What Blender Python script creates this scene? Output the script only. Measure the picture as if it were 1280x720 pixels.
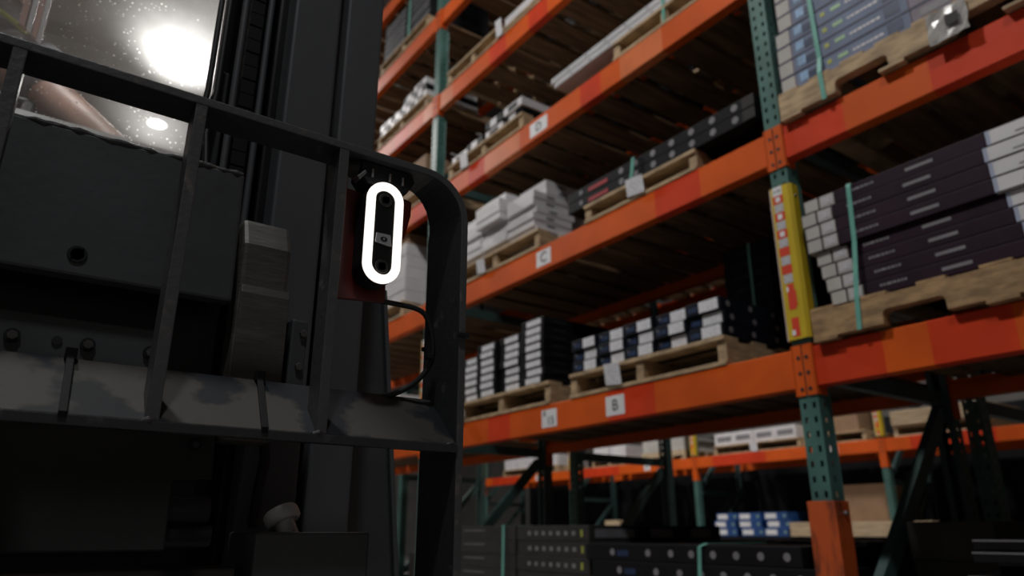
import bpy, bmesh, math, random
from mathutils import Vector, Matrix
random.seed(7)
for o in list(bpy.data.objects): bpy.data.objects.remove(o)
S = bpy.context.scene
COL = S.collection
PI = math.pi

# ------------------------------------------------------------------ camera
H = 0.62                                   # camera height above the floor
FPX, PITCH, YAW = 899.0, math.radians(18.74), math.radians(35.61)
cam = bpy.data.cameras.new('camera'); camo = bpy.data.objects.new('camera', cam); COL.objects.link(camo)
cam.sensor_width = 36; cam.lens = FPX / 1280 * 36; cam.clip_start = 0.02
camo.location = (0, 0, H); camo.rotation_euler = (PI/2 + PITCH, 0, -YAW)
cam.dof.use_dof = True; cam.dof.focus_distance = 0.74; cam.dof.aperture_fstop = 5.0; cam.dof.aperture_blades = 7
S.camera = camo

# ------------------------------------------------------------------ world, exposure, lamps
W = bpy.data.worlds.new('world'); S.world = W; W.use_nodes = True
W.node_tree.nodes['Background'].inputs[0].default_value = (.6, .68, .8, 1)
W.node_tree.nodes['Background'].inputs[1].default_value = 0.02
S.view_settings.view_transform = 'Standard'; S.view_settings.look = 'None'
S.view_settings.exposure = -1.55; S.view_settings.gamma = 1; S.view_settings.use_curve_mapping = False
CEIL = 7.6
# high-bay lamps: x, y, z of the lens, watts, label
LAMPS = [
 (1.20, 9.84, 7.02, 800, 'round high bay lamp glaring through the forklift windscreen, nearest of the pair'),
 (1.28, 11.9, 7.02, 200, 'smaller round high bay lamp below the glare in the forklift windscreen'),
 (-1.0, 2.40, 7.02, 560, 'round high bay lamp over the aisle beside the forklift'),
 (-1.2, -1.6, 7.02, 300, 'round high bay lamp over the aisle behind the viewpoint'),
 (6.60, 8.6, 7.02, 620, 'round high bay lamp over the far end of the second aisle'),
 (6.60, 3.2, 7.02, 560, 'round high bay lamp over the near part of the second aisle'),
]

# ------------------------------------------------------------------ helpers
def ray(u, v):
    x = (u-640)/FPX; y = -(v-360)/FPX
    up = y*math.cos(PITCH)+math.sin(PITCH); fw = math.cos(PITCH)-y*math.sin(PITCH)
    return Vector((x*math.cos(YAW)+fw*math.sin(YAW), -x*math.sin(YAW)+fw*math.cos(YAW), up))
def PY(u, v, Y):
    r = ray(u, v); p = r*(Y/r.y); p.z += H; return p
def PX(u, v, X):
    r = ray(u, v); p = r*(X/r.x); p.z += H; return p

def nodes(m):
    nt = m.node_tree; return nt, nt.nodes['Principled BSDF']
def mat(name, col, rough=.6, metal=0, var=.25, scale=8, bump=0., bscale=60, col2=None, spec=.5, stretch=(1,1,1), lo=.35, hi=.65, detail=6):
    m = bpy.data.materials.new(name); m.use_nodes = True; nt, b = nodes(m); L = nt.links
    b.inputs['Roughness'].default_value = rough; b.inputs['Metallic'].default_value = metal
    b.inputs['Specular IOR Level'].default_value = spec
    tc = nt.nodes.new('ShaderNodeTexCoord'); mp = nt.nodes.new('ShaderNodeMapping'); L.new(tc.outputs['Object'], mp.inputs[0])
    mp.inputs['Scale'].default_value = stretch
    oi = nt.nodes.new('ShaderNodeObjectInfo'); va = nt.nodes.new('ShaderNodeVectorMath'); va.operation = 'MULTIPLY_ADD'
    L.new(oi.outputs['Random'], va.inputs[0]); va.inputs[1].default_value = (9, 17, 5); L.new(mp.outputs[0], va.inputs[2])
    n = nt.nodes.new('ShaderNodeTexNoise'); n.inputs['Scale'].default_value = scale; n.inputs['Detail'].default_value = detail
    L.new(va.outputs[0], n.inputs['Vector'])
    r = nt.nodes.new('ShaderNodeMapRange'); r.inputs[1].default_value = lo; r.inputs[2].default_value = hi
    L.new(n.outputs['Fac'], r.inputs[0])
    mx = nt.nodes.new('ShaderNodeMix'); mx.data_type = 'RGBA'
    c2 = col2 or tuple(max(0, c*(1-var)) for c in col)
    mx.inputs[6].default_value = (*col, 1); mx.inputs[7].default_value = (*c2, 1)
    L.new(r.outputs[0], mx.inputs[0]); L.new(mx.outputs[2], b.inputs['Base Color'])
    if bump:
        n2 = nt.nodes.new('ShaderNodeTexNoise'); n2.inputs['Scale'].default_value = bscale; n2.inputs['Detail'].default_value = 5
        L.new(va.outputs[0], n2.inputs['Vector'])
        bp = nt.nodes.new('ShaderNodeBump'); bp.inputs['Strength'].default_value = bump; bp.inputs['Distance'].default_value = .002
        L.new(n2.outputs['Fac'], bp.inputs['Height']); L.new(bp.outputs[0], b.inputs['Normal'])
    return m
def emis(name, col, k):
    m = bpy.data.materials.new(name); m.use_nodes = True; nt, b = nodes(m)
    b.inputs['Base Color'].default_value = (*col, 1); b.inputs['Emission Color'].default_value = (*col, 1); b.inputs['Emission Strength'].default_value = k
    return m
def print_mat(name, paper, ink, sx, sz):
    # paper with rows of small printed marks (flat print)
    m = bpy.data.materials.new(name); m.use_nodes = True; nt, b = nodes(m); L = nt.links
    tc = nt.nodes.new('ShaderNodeTexCoord'); mp = nt.nodes.new('ShaderNodeMapping'); L.new(tc.outputs['Generated'], mp.inputs[0])
    mp.inputs['Scale'].default_value = (sx, sx, sz)
    ck = nt.nodes.new('ShaderNodeTexNoise'); ck.inputs['Scale'].default_value = 1.0; ck.inputs['Detail'].default_value = 2
    L.new(mp.outputs[0], ck.inputs['Vector'])
    r = nt.nodes.new('ShaderNodeMapRange'); r.inputs[1].default_value = .56; r.inputs[2].default_value = .6
    L.new(ck.outputs['Fac'], r.inputs[0])
    mx = nt.nodes.new('ShaderNodeMix'); mx.data_type = 'RGBA'; mx.inputs[6].default_value = (*paper, 1); mx.inputs[7].default_value = (*ink, 1)
    L.new(r.outputs[0], mx.inputs[0]); L.new(mx.outputs[2], b.inputs['Base Color']); b.inputs['Roughness'].default_value = .45
    return m

M = {}
M['orange'] = mat('orange_paint', (.78, .115, .010), .55, var=.22, scale=3, bump=.15, bscale=25, spec=.22)
M['red'] = mat('red_touch_up_paint', (.74, .055, .012), .55, var=.2, scale=4, bump=.15, bscale=25, spec=.22)
M['peach'] = mat('faded_orange_paint', (.76, .19, .06), .5, var=.2, scale=4, spec=.3)
M['orange_worn'] = mat('scraped_orange_paint', (.60, .10, .02), .5, scale=22, col2=(.16, .035, .015), lo=.5, hi=.68, stretch=(1, 1, .3))
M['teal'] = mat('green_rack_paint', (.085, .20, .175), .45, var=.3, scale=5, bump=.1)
M['teal_dark'] = mat('green_rack_darker_tone', (.05, .10, .095), .5, var=.3, scale=5)  # darker tone of the same green, for rear posts and braces
M['deck'] = mat('aged_deck_wood', (.24, .14, .075), .85, spec=.2, var=.5, scale=5, stretch=(.6, 5, 5), bump=.3)
M['pallet'] = mat('pallet_wood', (.58, .41, .24), .75, var=.45, scale=6, stretch=(2, 2, 6), bump=.3)
M['pallet_old'] = mat('weathered_pallet_wood', (.47, .29, .14), .8, var=.5, scale=7, stretch=(3, 2, 6), bump=.4)
M['pine'] = mat('pale_timber', (.62, .47, .30), .7, var=.3, scale=6, stretch=(2, 1, 6))
M['concrete'] = mat('polished_concrete', (.24, .23, .215), .5, var=.3, scale=1.2)
M['wall'] = mat('painted_block_wall', (.17, .16, .15), .85, var=.2, scale=2)
M['ceil'] = mat('ceiling_liner', (.24, .225, .21), .8, var=.15, scale=1)
M['steel'] = mat('galvanised_steel', (.42, .43, .44), .4, metal=.9, var=.25, scale=12)
M['black_steel'] = mat('black_painted_steel', (.040, .042, .046), .42, var=.3, scale=14, bump=.25, bscale=90)
M['bar_steel'] = mat('worn_black_bar_steel', (.040, .041, .045), .40, scale=35, col2=(.17, .17, .17), lo=.64, hi=.82, bump=.35, bscale=120)
M['edge_steel'] = mat('rubbed_steel_edge', (.088, .088, .090), .42, scale=45, col2=(.20, .17, .15), lo=.60, hi=.76, bump=.4, bscale=140)
M['low_panel'] = mat('dark_low_panel', (.042, .040, .038), .6, var=.4, scale=8, bump=.2)  # one dark tone with mild mottling for the lower plate
M['dust_steel'] = mat('dusty_black_steel', (.058, .053, .047), .7, spec=.2, scale=13, col2=(.013, .015, .019), lo=.49, hi=.54, bump=.2, bscale=80, detail=4)
M['panel_steel'] = mat('dull_black_panel', (.074, .078, .083), .5, var=.35, scale=6, bump=.25, bscale=70)
M['mast_steel'] = mat('mast_rail_steel', (.098, .102, .110), .5, var=.2, scale=9, bump=.2, bscale=60, stretch=(1, 1, .25))
M['grease_void'] = mat('greased_rail_and_void', (.010, .010, .011), .35, var=.3, scale=12)  # near-black; rails and chain, plus the sheets that darken voids
M['hook_steel'] = mat('bare_forged_steel', (.115, .108, .098), .55, metal=.3, var=.35, scale=16, stretch=(1, 1, 4), bump=.3, bscale=60)
M['rubber'] = mat('black_rubber', (.015, .015, .016), .5, var=.2, scale=20)
M['tie'] = mat('black_nylon', (.008, .008, .009), .75, var=.2, spec=.15)
M['plastic'] = mat('black_plastic', (.016, .017, .019), .55, spec=.3, var=.2, scale=20)
M['lens_face'] = mat('dark_lens_cover', (.012, .014, .014), .18, var=.1, scale=9)
M['zinc'] = mat('zinc_plated_pin', (.80, .80, .80), .42, metal=.15, var=.2, scale=30)
M['maroon'] = mat('red_oxide_bracket_paint', (.13, .013, .008), .45, var=.25, scale=12, bump=.15)
M['ring_on'] = emis('lit_ring_diffuser', (1, .93, .86), 4.0)
M['lamp_on'] = emis('lit_lamp_lens', (1, .97, .92), 22.0)
M['grey_tag'] = mat('grey_tag', (.42, .43, .45), .5, var=.1)
M['ink'] = mat('black_ink', (.015, .015, .017), .6, var=.1)
M['white_label'] = mat('white_sticker', (.86, .86, .88), .5, var=.08)
M['pink_white'] = mat('pale_edge_paint', (.62, .50, .48), .5, var=.1)
M['yellow'] = mat('yellow_board', (.66, .47, .02), .45, var=.12, scale=6)
M['sticker_red'] = mat('red_sticker', (.75, .055, .02), .5, var=.1)
M['strap'] = mat('teal_plastic_strap', (.17, .46, .38), .35, var=.15, scale=20)
M['kraft'] = mat('brown_cardboard', (.34, .21, .12), .8, var=.2, scale=5)
M['purple'] = mat('dark_plum_carton', (.026, .010, .022), .55, spec=.18, var=.4, scale=6, bump=.2, bscale=12)
M['white_c'] = mat('white_carton', (.74, .72, .74), .45, spec=.35, var=.12, scale=5)
M['cream_c'] = mat('cream_carton_end', (.52, .50, .47), .55, spec=.35, var=.15, scale=6)
M['bluegrey'] = mat('blue_grey_carton', (.21, .25, .36), .55, spec=.18, var=.2, scale=6)
M['pinkgrey'] = mat('pink_grey_carton', (.30, .26, .31), .55, spec=.18, var=.2, scale=5)
M['skyblue'] = mat('sky_blue_print', (.33, .52, .78), .45, var=.4, scale=25)
M['pale_blue'] = mat('pale_blue_print', (.42, .46, .60), .45, var=.1)
M['navy'] = mat('navy_print', (.02, .045, .12), .45, var=.5, scale=30)
M['blue'] = mat('blue_carton', (.03, .10, .32), .4, var=.4, scale=20)
M['black_c'] = mat('black_carton', (.009, .0095, .012), .55, spec=.18, var=.3, scale=6)
M['navy_c'] = mat('blue_black_carton', (.010, .013, .022), .55, spec=.18, var=.35, scale=12)
M['char_c'] = mat('charcoal_carton', (.048, .046, .044), .55, spec=.18, var=.2, scale=6)
M['gold'] = mat('yellow_green_print', (.45, .48, .08), .5, var=.2)
M['green_p'] = mat('green_print', (.40, .62, .36), .5, var=.2)
M['red_p'] = mat('red_print', (.40, .03, .04), .5, var=.2)
M['grey_p'] = mat('grey_print', (.25, .24, .26), .5, var=.2)
M['trimwhite'] = mat('white_trim_profile', (.62, .62, .64), .4, var=.12, scale=8)
M['shipping'] = print_mat('printed_shipping_label', (.84, .84, .88), (.40, .40, .44), 14, 9)
M['barcode'] = print_mat('printed_barcode_label', (.60, .58, .62), (.16, .15, .17), 30, 4)
M['darkprint'] = print_mat('dark_speckled_print', (.09, .09, .10), (.30, .30, .32), 40, 5)
M['film'] = mat('clear_film', (.52, .50, .48), .15, var=.3, scale=30)
M['shirt'] = mat('grey_cotton', (.26, .265, .29), .9, var=.25, scale=40, bump=.3)
M['piping'] = mat('yellow_green_collar', (.55, .60, .04), .8, var=.1)
M['skin'] = mat('skin', (.66, .36, .27), .5, var=.18, scale=14)
M['hair'] = mat('dark_hair', (.05, .035, .03), .6, var=.3, scale=60)
M['trouser'] = mat('dark_trousers', (.03, .035, .05), .9, var=.2, scale=40)
M['seat'] = mat('black_vinyl', (.02, .02, .022), .5, var=.2, scale=30)
M['pinkstrip'] = mat('pink_strip', (.75, .38, .33), .5, var=.15)

def glass_mat():
    m = bpy.data.materials.new('scratched_polycarbonate'); m.use_nodes = True; nt = m.node_tree; L = nt.links
    for n in list(nt.nodes): nt.nodes.remove(n)
    out = nt.nodes.new('ShaderNodeOutputMaterial')
    tr = nt.nodes.new('ShaderNodeBsdfTransparent'); tr.inputs[0].default_value = (.92, .93, .93, 1)
    rf = nt.nodes.new('ShaderNodeBsdfRefraction'); rf.inputs['Roughness'].default_value = 1.0; rf.inputs['IOR'].default_value = 1.05
    tl = nt.nodes.new('ShaderNodeBsdfTranslucent'); tl.inputs[0].default_value = (.80, .75, .70, 1)
    gl = nt.nodes.new('ShaderNodeBsdfGlossy'); gl.inputs['Roughness'].default_value = .15
    tc = nt.nodes.new('ShaderNodeTexCoord')
    n = nt.nodes.new('ShaderNodeTexNoise'); n.inputs['Scale'].default_value = 9; n.inputs['Detail'].default_value = 7; L.new(tc.outputs['Object'], n.inputs['Vector'])
    vo = nt.nodes.new('ShaderNodeTexVoronoi'); vo.inputs['Scale'].default_value = 125; L.new(tc.outputs['Object'], vo.inputs['Vector'])
    sp = nt.nodes.new('ShaderNodeMapRange'); sp.inputs[1].default_value = .24; sp.inputs[2].default_value = .10; L.new(vo.outputs['Distance'], sp.inputs[0])
    rn = nt.nodes.new('ShaderNodeMapRange'); rn.inputs[1].default_value = .4; rn.inputs[2].default_value = .7; rn.inputs[3].default_value = .34; rn.inputs[4].default_value = .52
    L.new(n.outputs['Fac'], rn.inputs[0])
    sx = nt.nodes.new('ShaderNodeSeparateXYZ'); L.new(tc.outputs['Object'], sx.inputs[0])
    gr = nt.nodes.new('ShaderNodeMapRange'); gr.inputs[1].default_value = .02; gr.inputs[2].default_value = .24; gr.inputs[3].default_value = .42; gr.inputs[4].default_value = 1.0; L.new(sx.outputs['X'], gr.inputs[0])
    mg = nt.nodes.new('ShaderNodeMath'); mg.operation = 'MULTIPLY'; L.new(rn.outputs[0], mg.inputs[0]); L.new(gr.outputs[0], mg.inputs[1])
    n3 = nt.nodes.new('ShaderNodeTexNoise'); n3.inputs['Scale'].default_value = 24; L.new(tc.outputs['Object'], n3.inputs['Vector'])
    m3 = nt.nodes.new('ShaderNodeMapRange'); m3.inputs[1].default_value = .45; m3.inputs[2].default_value = .62; L.new(n3.outputs['Fac'], m3.inputs[0])
    mulm = nt.nodes.new('ShaderNodeMath'); mulm.operation = 'MULTIPLY'; L.new(sp.outputs[0], mulm.inputs[0]); L.new(m3.outputs[0], mulm.inputs[1])
    add = nt.nodes.new('ShaderNodeMath'); add.operation = 'ADD'; add.use_clamp = True; L.new(mg.outputs[0], add.inputs[0]); L.new(mulm.outputs[0], add.inputs[1])
    a = nt.nodes.new('ShaderNodeMixShader'); a.inputs[0].default_value = .89; L.new(rf.outputs[0], a.inputs[1]); L.new(tl.outputs[0], a.inputs[2])
    b = nt.nodes.new('ShaderNodeMixShader'); L.new(add.outputs[0], b.inputs[0]); L.new(tr.outputs[0], b.inputs[1]); L.new(a.outputs[0], b.inputs[2])
    c = nt.nodes.new('ShaderNodeMixShader'); c.inputs[0].default_value = .04; L.new(b.outputs[0], c.inputs[1]); L.new(gl.outputs[0], c.inputs[2])
    L.new(c.outputs[0], out.inputs[0]); return m
M['glass'] = glass_mat()
M['clear'] = bpy.data.materials.new('clear_back_face'); M['clear'].use_nodes = True; _t = M['clear'].node_tree; _n = _t.nodes.new('ShaderNodeBsdfTransparent'); _n.inputs[0].default_value = (.96, .97, .97, 1); _t.links.new(_n.outputs[0], _t.nodes['Material Output'].inputs[0])

class MB:
    """collects shapes, then links them as ONE mesh object"""
    def __init__(s): s.v = []; s.f = []; s.m = []; s.mats = []
    def mi(s, m):
        if m not in s.mats: s.mats.append(m)
        return s.mats.index(m)
    def add(s, vs, fs, m):
        k = len(s.v); i = s.mi(m); s.v += [tuple(p) for p in vs]
        for f in fs: s.f.append([k+q for q in f]); s.m.append(i)
    def box(s, x0, x1, y0, y1, z0, z1, m):
        vs = [(x, y, z) for x in (x0, x1) for y in (y0, y1) for z in (z0, z1)]
        s.add(vs, [(0,1,3,2), (4,6,7,5), (0,4,5,1), (2,3,7,6), (0,2,6,4), (1,5,7,3)], m)
    def prism(s, poly, axis, a, b, m):
        # polygon in the two other axes, extruded along axis from a to b
        def at(p, t): return {'x': (t, p[0], p[1]), 'y': (p[0], t, p[1]), 'z': (p[0], p[1], t)}[axis]
        n = len(poly); vs = [at(p, a) for p in poly]+[at(p, b) for p in poly]
        fs = [tuple(range(n))[::-1], tuple(range(n, 2*n))]+[(i, (i+1) % n, n+(i+1) % n, n+i) for i in range(n)]
        s.add(vs, fs, m)
    def tube(s, pts, r, m, seg=10, cap=True):
        pts = [Vector(p) for p in pts]; n = len(pts); rs = r if isinstance(r, (list, tuple)) else [r]*n
        vs = []; prev = None
        for i, p in enumerate(pts):
            d = (pts[min(i+1, n-1)]-pts[max(i-1, 0)]).normalized()
            a = prev-d*prev.dot(d) if prev else d.orthogonal()
            a.normalize(); prev = a; b = d.cross(a)
            vs += [p+(a*math.cos(2*PI*k/seg)+b*math.sin(2*PI*k/seg))*rs[i] for k in range(seg)]
        fs = [(i*seg+k, i*seg+(k+1) % seg, (i+1)*seg+(k+1) % seg, (i+1)*seg+k) for i in range(n-1) for k in range(seg)]
        if cap: fs += [tuple(range(seg))[::-1], tuple(range((n-1)*seg, n*seg))]
        s.add(vs, fs, m)
    def cyl(s, p0, p1, r, m, seg=16): s.tube([p0, p1], r, m, seg)
    def build(s, name, parent=None, bevel=0, smooth=False, seg=2):
        off = Vector((0, 0, 0)); q = parent
        while q: off += q.location; q = q.parent
        me = bpy.data.meshes.new(name); me.from_pydata([Vector(p)-off for p in s.v], [], s.f)
        for m in s.mats: me.materials.append(m)
        me.polygons.foreach_set('material_index', s.m)
        bm = bmesh.new(); bm.from_mesh(me); bmesh.ops.recalc_face_normals(bm, faces=bm.faces)
        if bevel:
            es = [e for e in bm.edges if len(e.link_faces) == 2 and e.calc_face_angle(0) > .5]
            bmesh.ops.bevel(bm, geom=es, offset=bevel, segments=seg, affect='EDGES', profile=.6, clamp_overlap=True)
        bm.to_mesh(me); bm.free()
        if smooth:
            me.polygons.foreach_set('use_smooth', [True]*len(me.polygons)); me.set_sharp_from_angle(angle=math.radians(40))
        o = bpy.data.objects.new(name, me); COL.objects.link(o)
        if parent: o.parent = parent
        return o

def tag(o, label=None, cat=None, group=None, kind=None):
    if label: o['label'] = label
    if cat: o['category'] = cat
    if group: o['group'] = group
    if kind: o['kind'] = kind
    return o
def thing(name, label, cat, loc=(0, 0, 0), group=None):
    o = bpy.data.objects.new(name, None); COL.objects.link(o); o.location = loc; o.empty_display_size = .1
    return tag(o, label, cat, group)
def kids(o): return [c for c in ALLKIDS.get(o.name, [])]
def copy_tree(o, parent=None):
    c = o.copy(); COL.objects.link(c)
    if parent: c.parent = parent
    for ch in list(o.children): copy_tree(ch, c)
    return c
def part(name, parent, shapes, bevel=0, smooth=False):
    b = MB()
    for f, a in shapes: getattr(b, f)(*a)
    return b.build(name, parent, bevel, smooth)
def bx(name, parent, x0, x1, y0, y1, z0, z1, m, bevel=0):
    b = MB(); b.box(x0, x1, y0, y1, z0, z1, M[m]); return b.build(name, parent, bevel)
def share(name, me, parent, loc):
    o = bpy.data.objects.new(name, me); COL.objects.link(o); o.parent = parent; o.location = loc; return o
def letters(name, parent, text, size, loc, face, m, extrude=.0004, rot=0):
    """flat lettering; face = 'x' reads on a face looking to -X, 'y' on one looking to -Y"""
    cu = bpy.data.curves.new(name, 'FONT'); cu.body = text; cu.size = size; cu.extrude = extrude; cu.align_x = 'CENTER'; cu.align_y = 'CENTER'
    t = bpy.data.objects.new(name, cu); COL.objects.link(t); bpy.context.view_layer.update()
    me = bpy.data.meshes.new_from_object(t.evaluated_get(bpy.context.evaluated_depsgraph_get()))
    COL.objects.unlink(t); bpy.data.objects.remove(t)
    off = Vector((0, 0, 0)); q = parent
    while q: off += q.location; q = q.parent
    R = Matrix.Rotation(-PI/2, 4, 'Z') @ Matrix.Rotation(PI/2, 4, 'X') if face == 'x' else Matrix.Rotation(PI/2, 4, 'X')
    me.transform(Matrix.Translation(Vector(loc)-off) @ R); me.materials.clear(); me.materials.append(M[m])
    o = bpy.data.objects.new(name, me); COL.objects.link(o); o.parent = parent; return o
ORD = ['first', 'second', 'third', 'fourth', 'fifth', 'sixth', 'seventh', 'eighth', 'ninth', 'tenth']
def layer(i, n): return 'bottom layer' if i == 0 else ('top layer' if i == n-1 else ORD[i]+' layer up')

# ------------------------------------------------------------------ the building
RX0, RX1, RY0, RY1 = -4.5, 13.0, -7.0, 21.0
def struct(name, *a, m='wall'):
    o = bx(name, None, *a, m); o['kind'] = 'structure'; return o
struct('floor', RX0, RX1, RY0, RY1, -.2, 0, m='concrete')
struct('ceiling', RX0, RX1, RY0, RY1, CEIL, CEIL+.2, m='ceil')
struct('wall_left', RX0-.2, RX0, RY0, RY1, 0, CEIL); struct('wall_right', RX1, RX1+.2, RY0, RY1, 0, CEIL)
struct('wall_back', RX0-.2, RX1+.2, RY1, RY1+.2, 0, CEIL); struct('wall_front', RX0-.2, RX1+.2, RY0-.2, RY0, 0, CEIL)
for k, y in enumerate((5.6, 8.2, 10.9, 13.4, 16.0, 18.6)):
    b = MB(); b.box(RX0, RX1, y-.06, y+.06, CEIL-.22, CEIL, M['ceil']); o = b.build('trim_%d' % (k+1)); o['kind'] = 'structure'

for k, (x, y, z, w, lab) in enumerate(LAMPS):
    q_ = .62 if k == 1 else 1
    t = thing('high_bay_lamp', lab, 'lamp', (x, y, z), 'high bay lamps under the ceiling')
    b = MB(); b.tube([(x, y, z+.005), (x, y, z+.03), (x, y, z+.10), (x, y, z+.16), (x, y, z+.17)], [.24*q_, .26*q_, .22*q_, .16*q_, .10*q_], M['steel'], 28); b.build('housing', t, smooth=True)
    b = MB(); b.tube([(x, y, z), (x, y, z+.012)], [.225*q_, .235*q_], M['lamp_on'], 32); b.build('lens', t)
    b = MB(); b.cyl((x, y, z+.165), (x, y, CEIL), .008, M['steel'], 8); b.build('suspension_rod', t)
    l = bpy.data.lights.new('lamp_light', 'AREA'); l.shape = 'DISK'; l.size = .44*q_; l.energy = w; l.color = (1, .97, .93) if k != 3 else (.93, .97, 1)
    lo = bpy.data.objects.new('lamp_light', l); COL.objects.link(lo); lo.location = (0, 0, -.02); lo.parent = t

# ------------------------------------------------------------------ rack frames, beams, decks
XF, XR = 2.35, 3.42
YC = [-1.377, 1.463, 4.303, 7.143]
L = {1: 1.255, 2: 2.16, 3: 3.02, 4: 3.85, 5: 4.66, 6: 5.46}
def post_mesh(h, sgn):
    """perforated rack post, hollow, punched face looking to -X * sgn; local origin at its foot centre on the face"""
    w, dp, pitch = .0375, .072, .0508
    bm = bmesh.new()
    ys = [-w, -.0245, -.0125, .0125, .0245, w]; zs = [0.0]; k = 0
    while zs[-1] < h-.06:
        zs += [.02+k*pitch, .02+k*pitch+.021] if k else [.02, .041]
        k += 1
    zs.append(h)
    g = [[bm.verts.new((0, y, z)) for y in ys] for z in zs]
    for i in range(len(zs)-1):
        for j in range(5):
            if j in (1, 3) and i % 2 == 1: continue
            bm.faces.new((g[i][j], g[i][j+1], g[i+1][j+1], g[i+1][j]))
    for sy in (-1, 1):
        xs = [0.0, .030, .042, dp]
        q = [[bm.verts.new((x*sgn, sy*w, z)) for x in xs] for z in zs]
        for i in range(len(zs)-1):
            for j in range(3):
                if j == 1 and i % 2 == 1: continue
                bm.faces.new((q[i][j], q[i][j+1], q[i+1][j+1], q[i+1][j]))
        e = [bm.verts.new((dp*sgn, sy*w*f, z)) for f in (1, .45) for z in (0, h)]
        bm.faces.new((e[0], e[2], e[3], e[1]))
    bmesh.ops.remove_doubles(bm, verts=bm.verts, dist=1e-5)
    bmesh.ops.recalc_face_normals(bm, faces=bm.faces)
    bmesh.ops.solidify(bm, geom=bm.faces[:], thickness=.0022)
    me = bpy.data.meshes.new('post'); bm.to_mesh(me); bm.free(); return me
PM = {}
def frame(xf, xr, yc, h, label, front=1, cols='teal', group='upright frames of the pallet racks', guard=False, board=None):
    t = thing('rack_upright_frame', label, 'rack frame', (xf, yc, 0), group); t['kind'] = 'thing'
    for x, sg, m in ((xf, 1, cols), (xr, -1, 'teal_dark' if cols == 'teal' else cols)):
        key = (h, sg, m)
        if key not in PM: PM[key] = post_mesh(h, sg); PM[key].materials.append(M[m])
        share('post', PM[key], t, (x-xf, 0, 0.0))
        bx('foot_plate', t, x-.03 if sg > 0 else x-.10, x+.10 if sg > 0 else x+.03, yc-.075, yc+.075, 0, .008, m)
    a, b = xf+.07, xr-.07; z = .18; up = True; lv = [.18, 1.17, 2.15, 3.1, 4.05, 5.0]
    lv = [q for q in lv if q < h-.3]
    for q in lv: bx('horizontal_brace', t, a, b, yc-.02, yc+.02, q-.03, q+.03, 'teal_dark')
    for i in range(len(lv)-1):
        z0, z1 = lv[i]+.04, lv[i+1]-.04
        bm = MB(); d = .028
        p = [(a, z0), (a+.05, z0-.0), (b, z1-.04), (b, z1), (b-.05, z1), (a, z0+.04)]
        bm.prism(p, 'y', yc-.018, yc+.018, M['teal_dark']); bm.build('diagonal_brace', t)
    if guard:
        bm = MB(); y0, y1 = yc-.052, yc+.052; x0 = xf-.012
        bm.prism([(x0, y0), (x0, y1), (x0+.085, y1), (x0+.085, y1-.008), (x0+.008, y1-.008), (x0+.008, y0+.008), (x0+.085, y0+.008), (x0+.085, y0)], 'z', .008, .72, M['orange_worn'])
        g = bm.build('post_guard', t, .002); g['label'] = 'scraped orange steel guard on the post foot'
        bm = MB(); bm.cyl((x0+.05, y0-.012, .68), (x0+.05, y0+.004, .68), .008, M['steel'], 8); bm.build('bolt', g)
    if board:
        z0, z1 = board; x0 = xf-.016
        bm = MB(); w = .050
        prof = [(x0, yc-w+.012), (x0, yc+w-.012), (x0+.012, yc+w), (x0+.05, yc+w), (x0+.05, yc+w-.003), (x0+.013, yc+w-.003), (x0+.003, yc+w-.013), (x0+.003, yc-w+.013), (x0+.013, yc-w+.003), (x0+.05, yc-w+.003), (x0+.05, yc-w), (x0+.012, yc-w)]
        bm.prism(prof, 'z', z0, z1, M['yellow']); bd = bm.build('label_board', t); bd['label'] = 'yellow folded board with a column of red and white stickers'
        bm = MB(); bm.prism([(x0-.0008, yc+w-.0118), (x0-.0003, yc+w-.0122), (x0+.0122, yc+w+.0002), (x0+.0118, yc+w+.0008)], 'z', z0, z1, M['pink_white']); bm.build('pale_edge', bd)
        hh = (z1-z0); s = hh/.62
        def st(zc, hgt, m, wd=.040, dy=0, dx=0.0): return bx('sticker', bd, x0-.0008-dx, x0-dx, yc-wd/2+dy+.008, yc+wd/2+dy+.008, zc-hgt/2, zc+hgt/2, m)
        F = lambda f: z1-hh*f
        st(F(.030), .040*s, 'white_label'); letters('printed_text', bd, 'A 22', .016*s, (x0-.0012, yc+.008, F(.030)), 'x', 'ink')
        for k in range(5):
            st(F(.087+.118*k), .0345*s, 'sticker_red', .044)
            if k < 3: st(F(.087+.118*k), .021*s, 'white_label', .020, dx=.0006)
            st(F(.146+.118*k), .0345*s, 'barcode', .038)
        st(F(.735), .100*s, 'sticker_red', .030, -.004); st(F(.75), .06*s, 'sticker_red', .018, -.016, dx=.0003); st(F(.685), .02*s, 'white_label', .008, .008, dx=.0006)
        st(F(.925), .072*s, 'sticker_red', .030, -.006); st(F(.958), .020*s, 'white_label', .014, .004, dx=.0006)
        for q in (z1-.05*s, z0+.06*s):
            bm = MB(); bm.cyl((x0+.028, yc-w-.006, q), (x0+.028, yc-w+.001, q), .006, M['steel'], 8); bm.build('bolt', bd)
    return t
BH = .145
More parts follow.
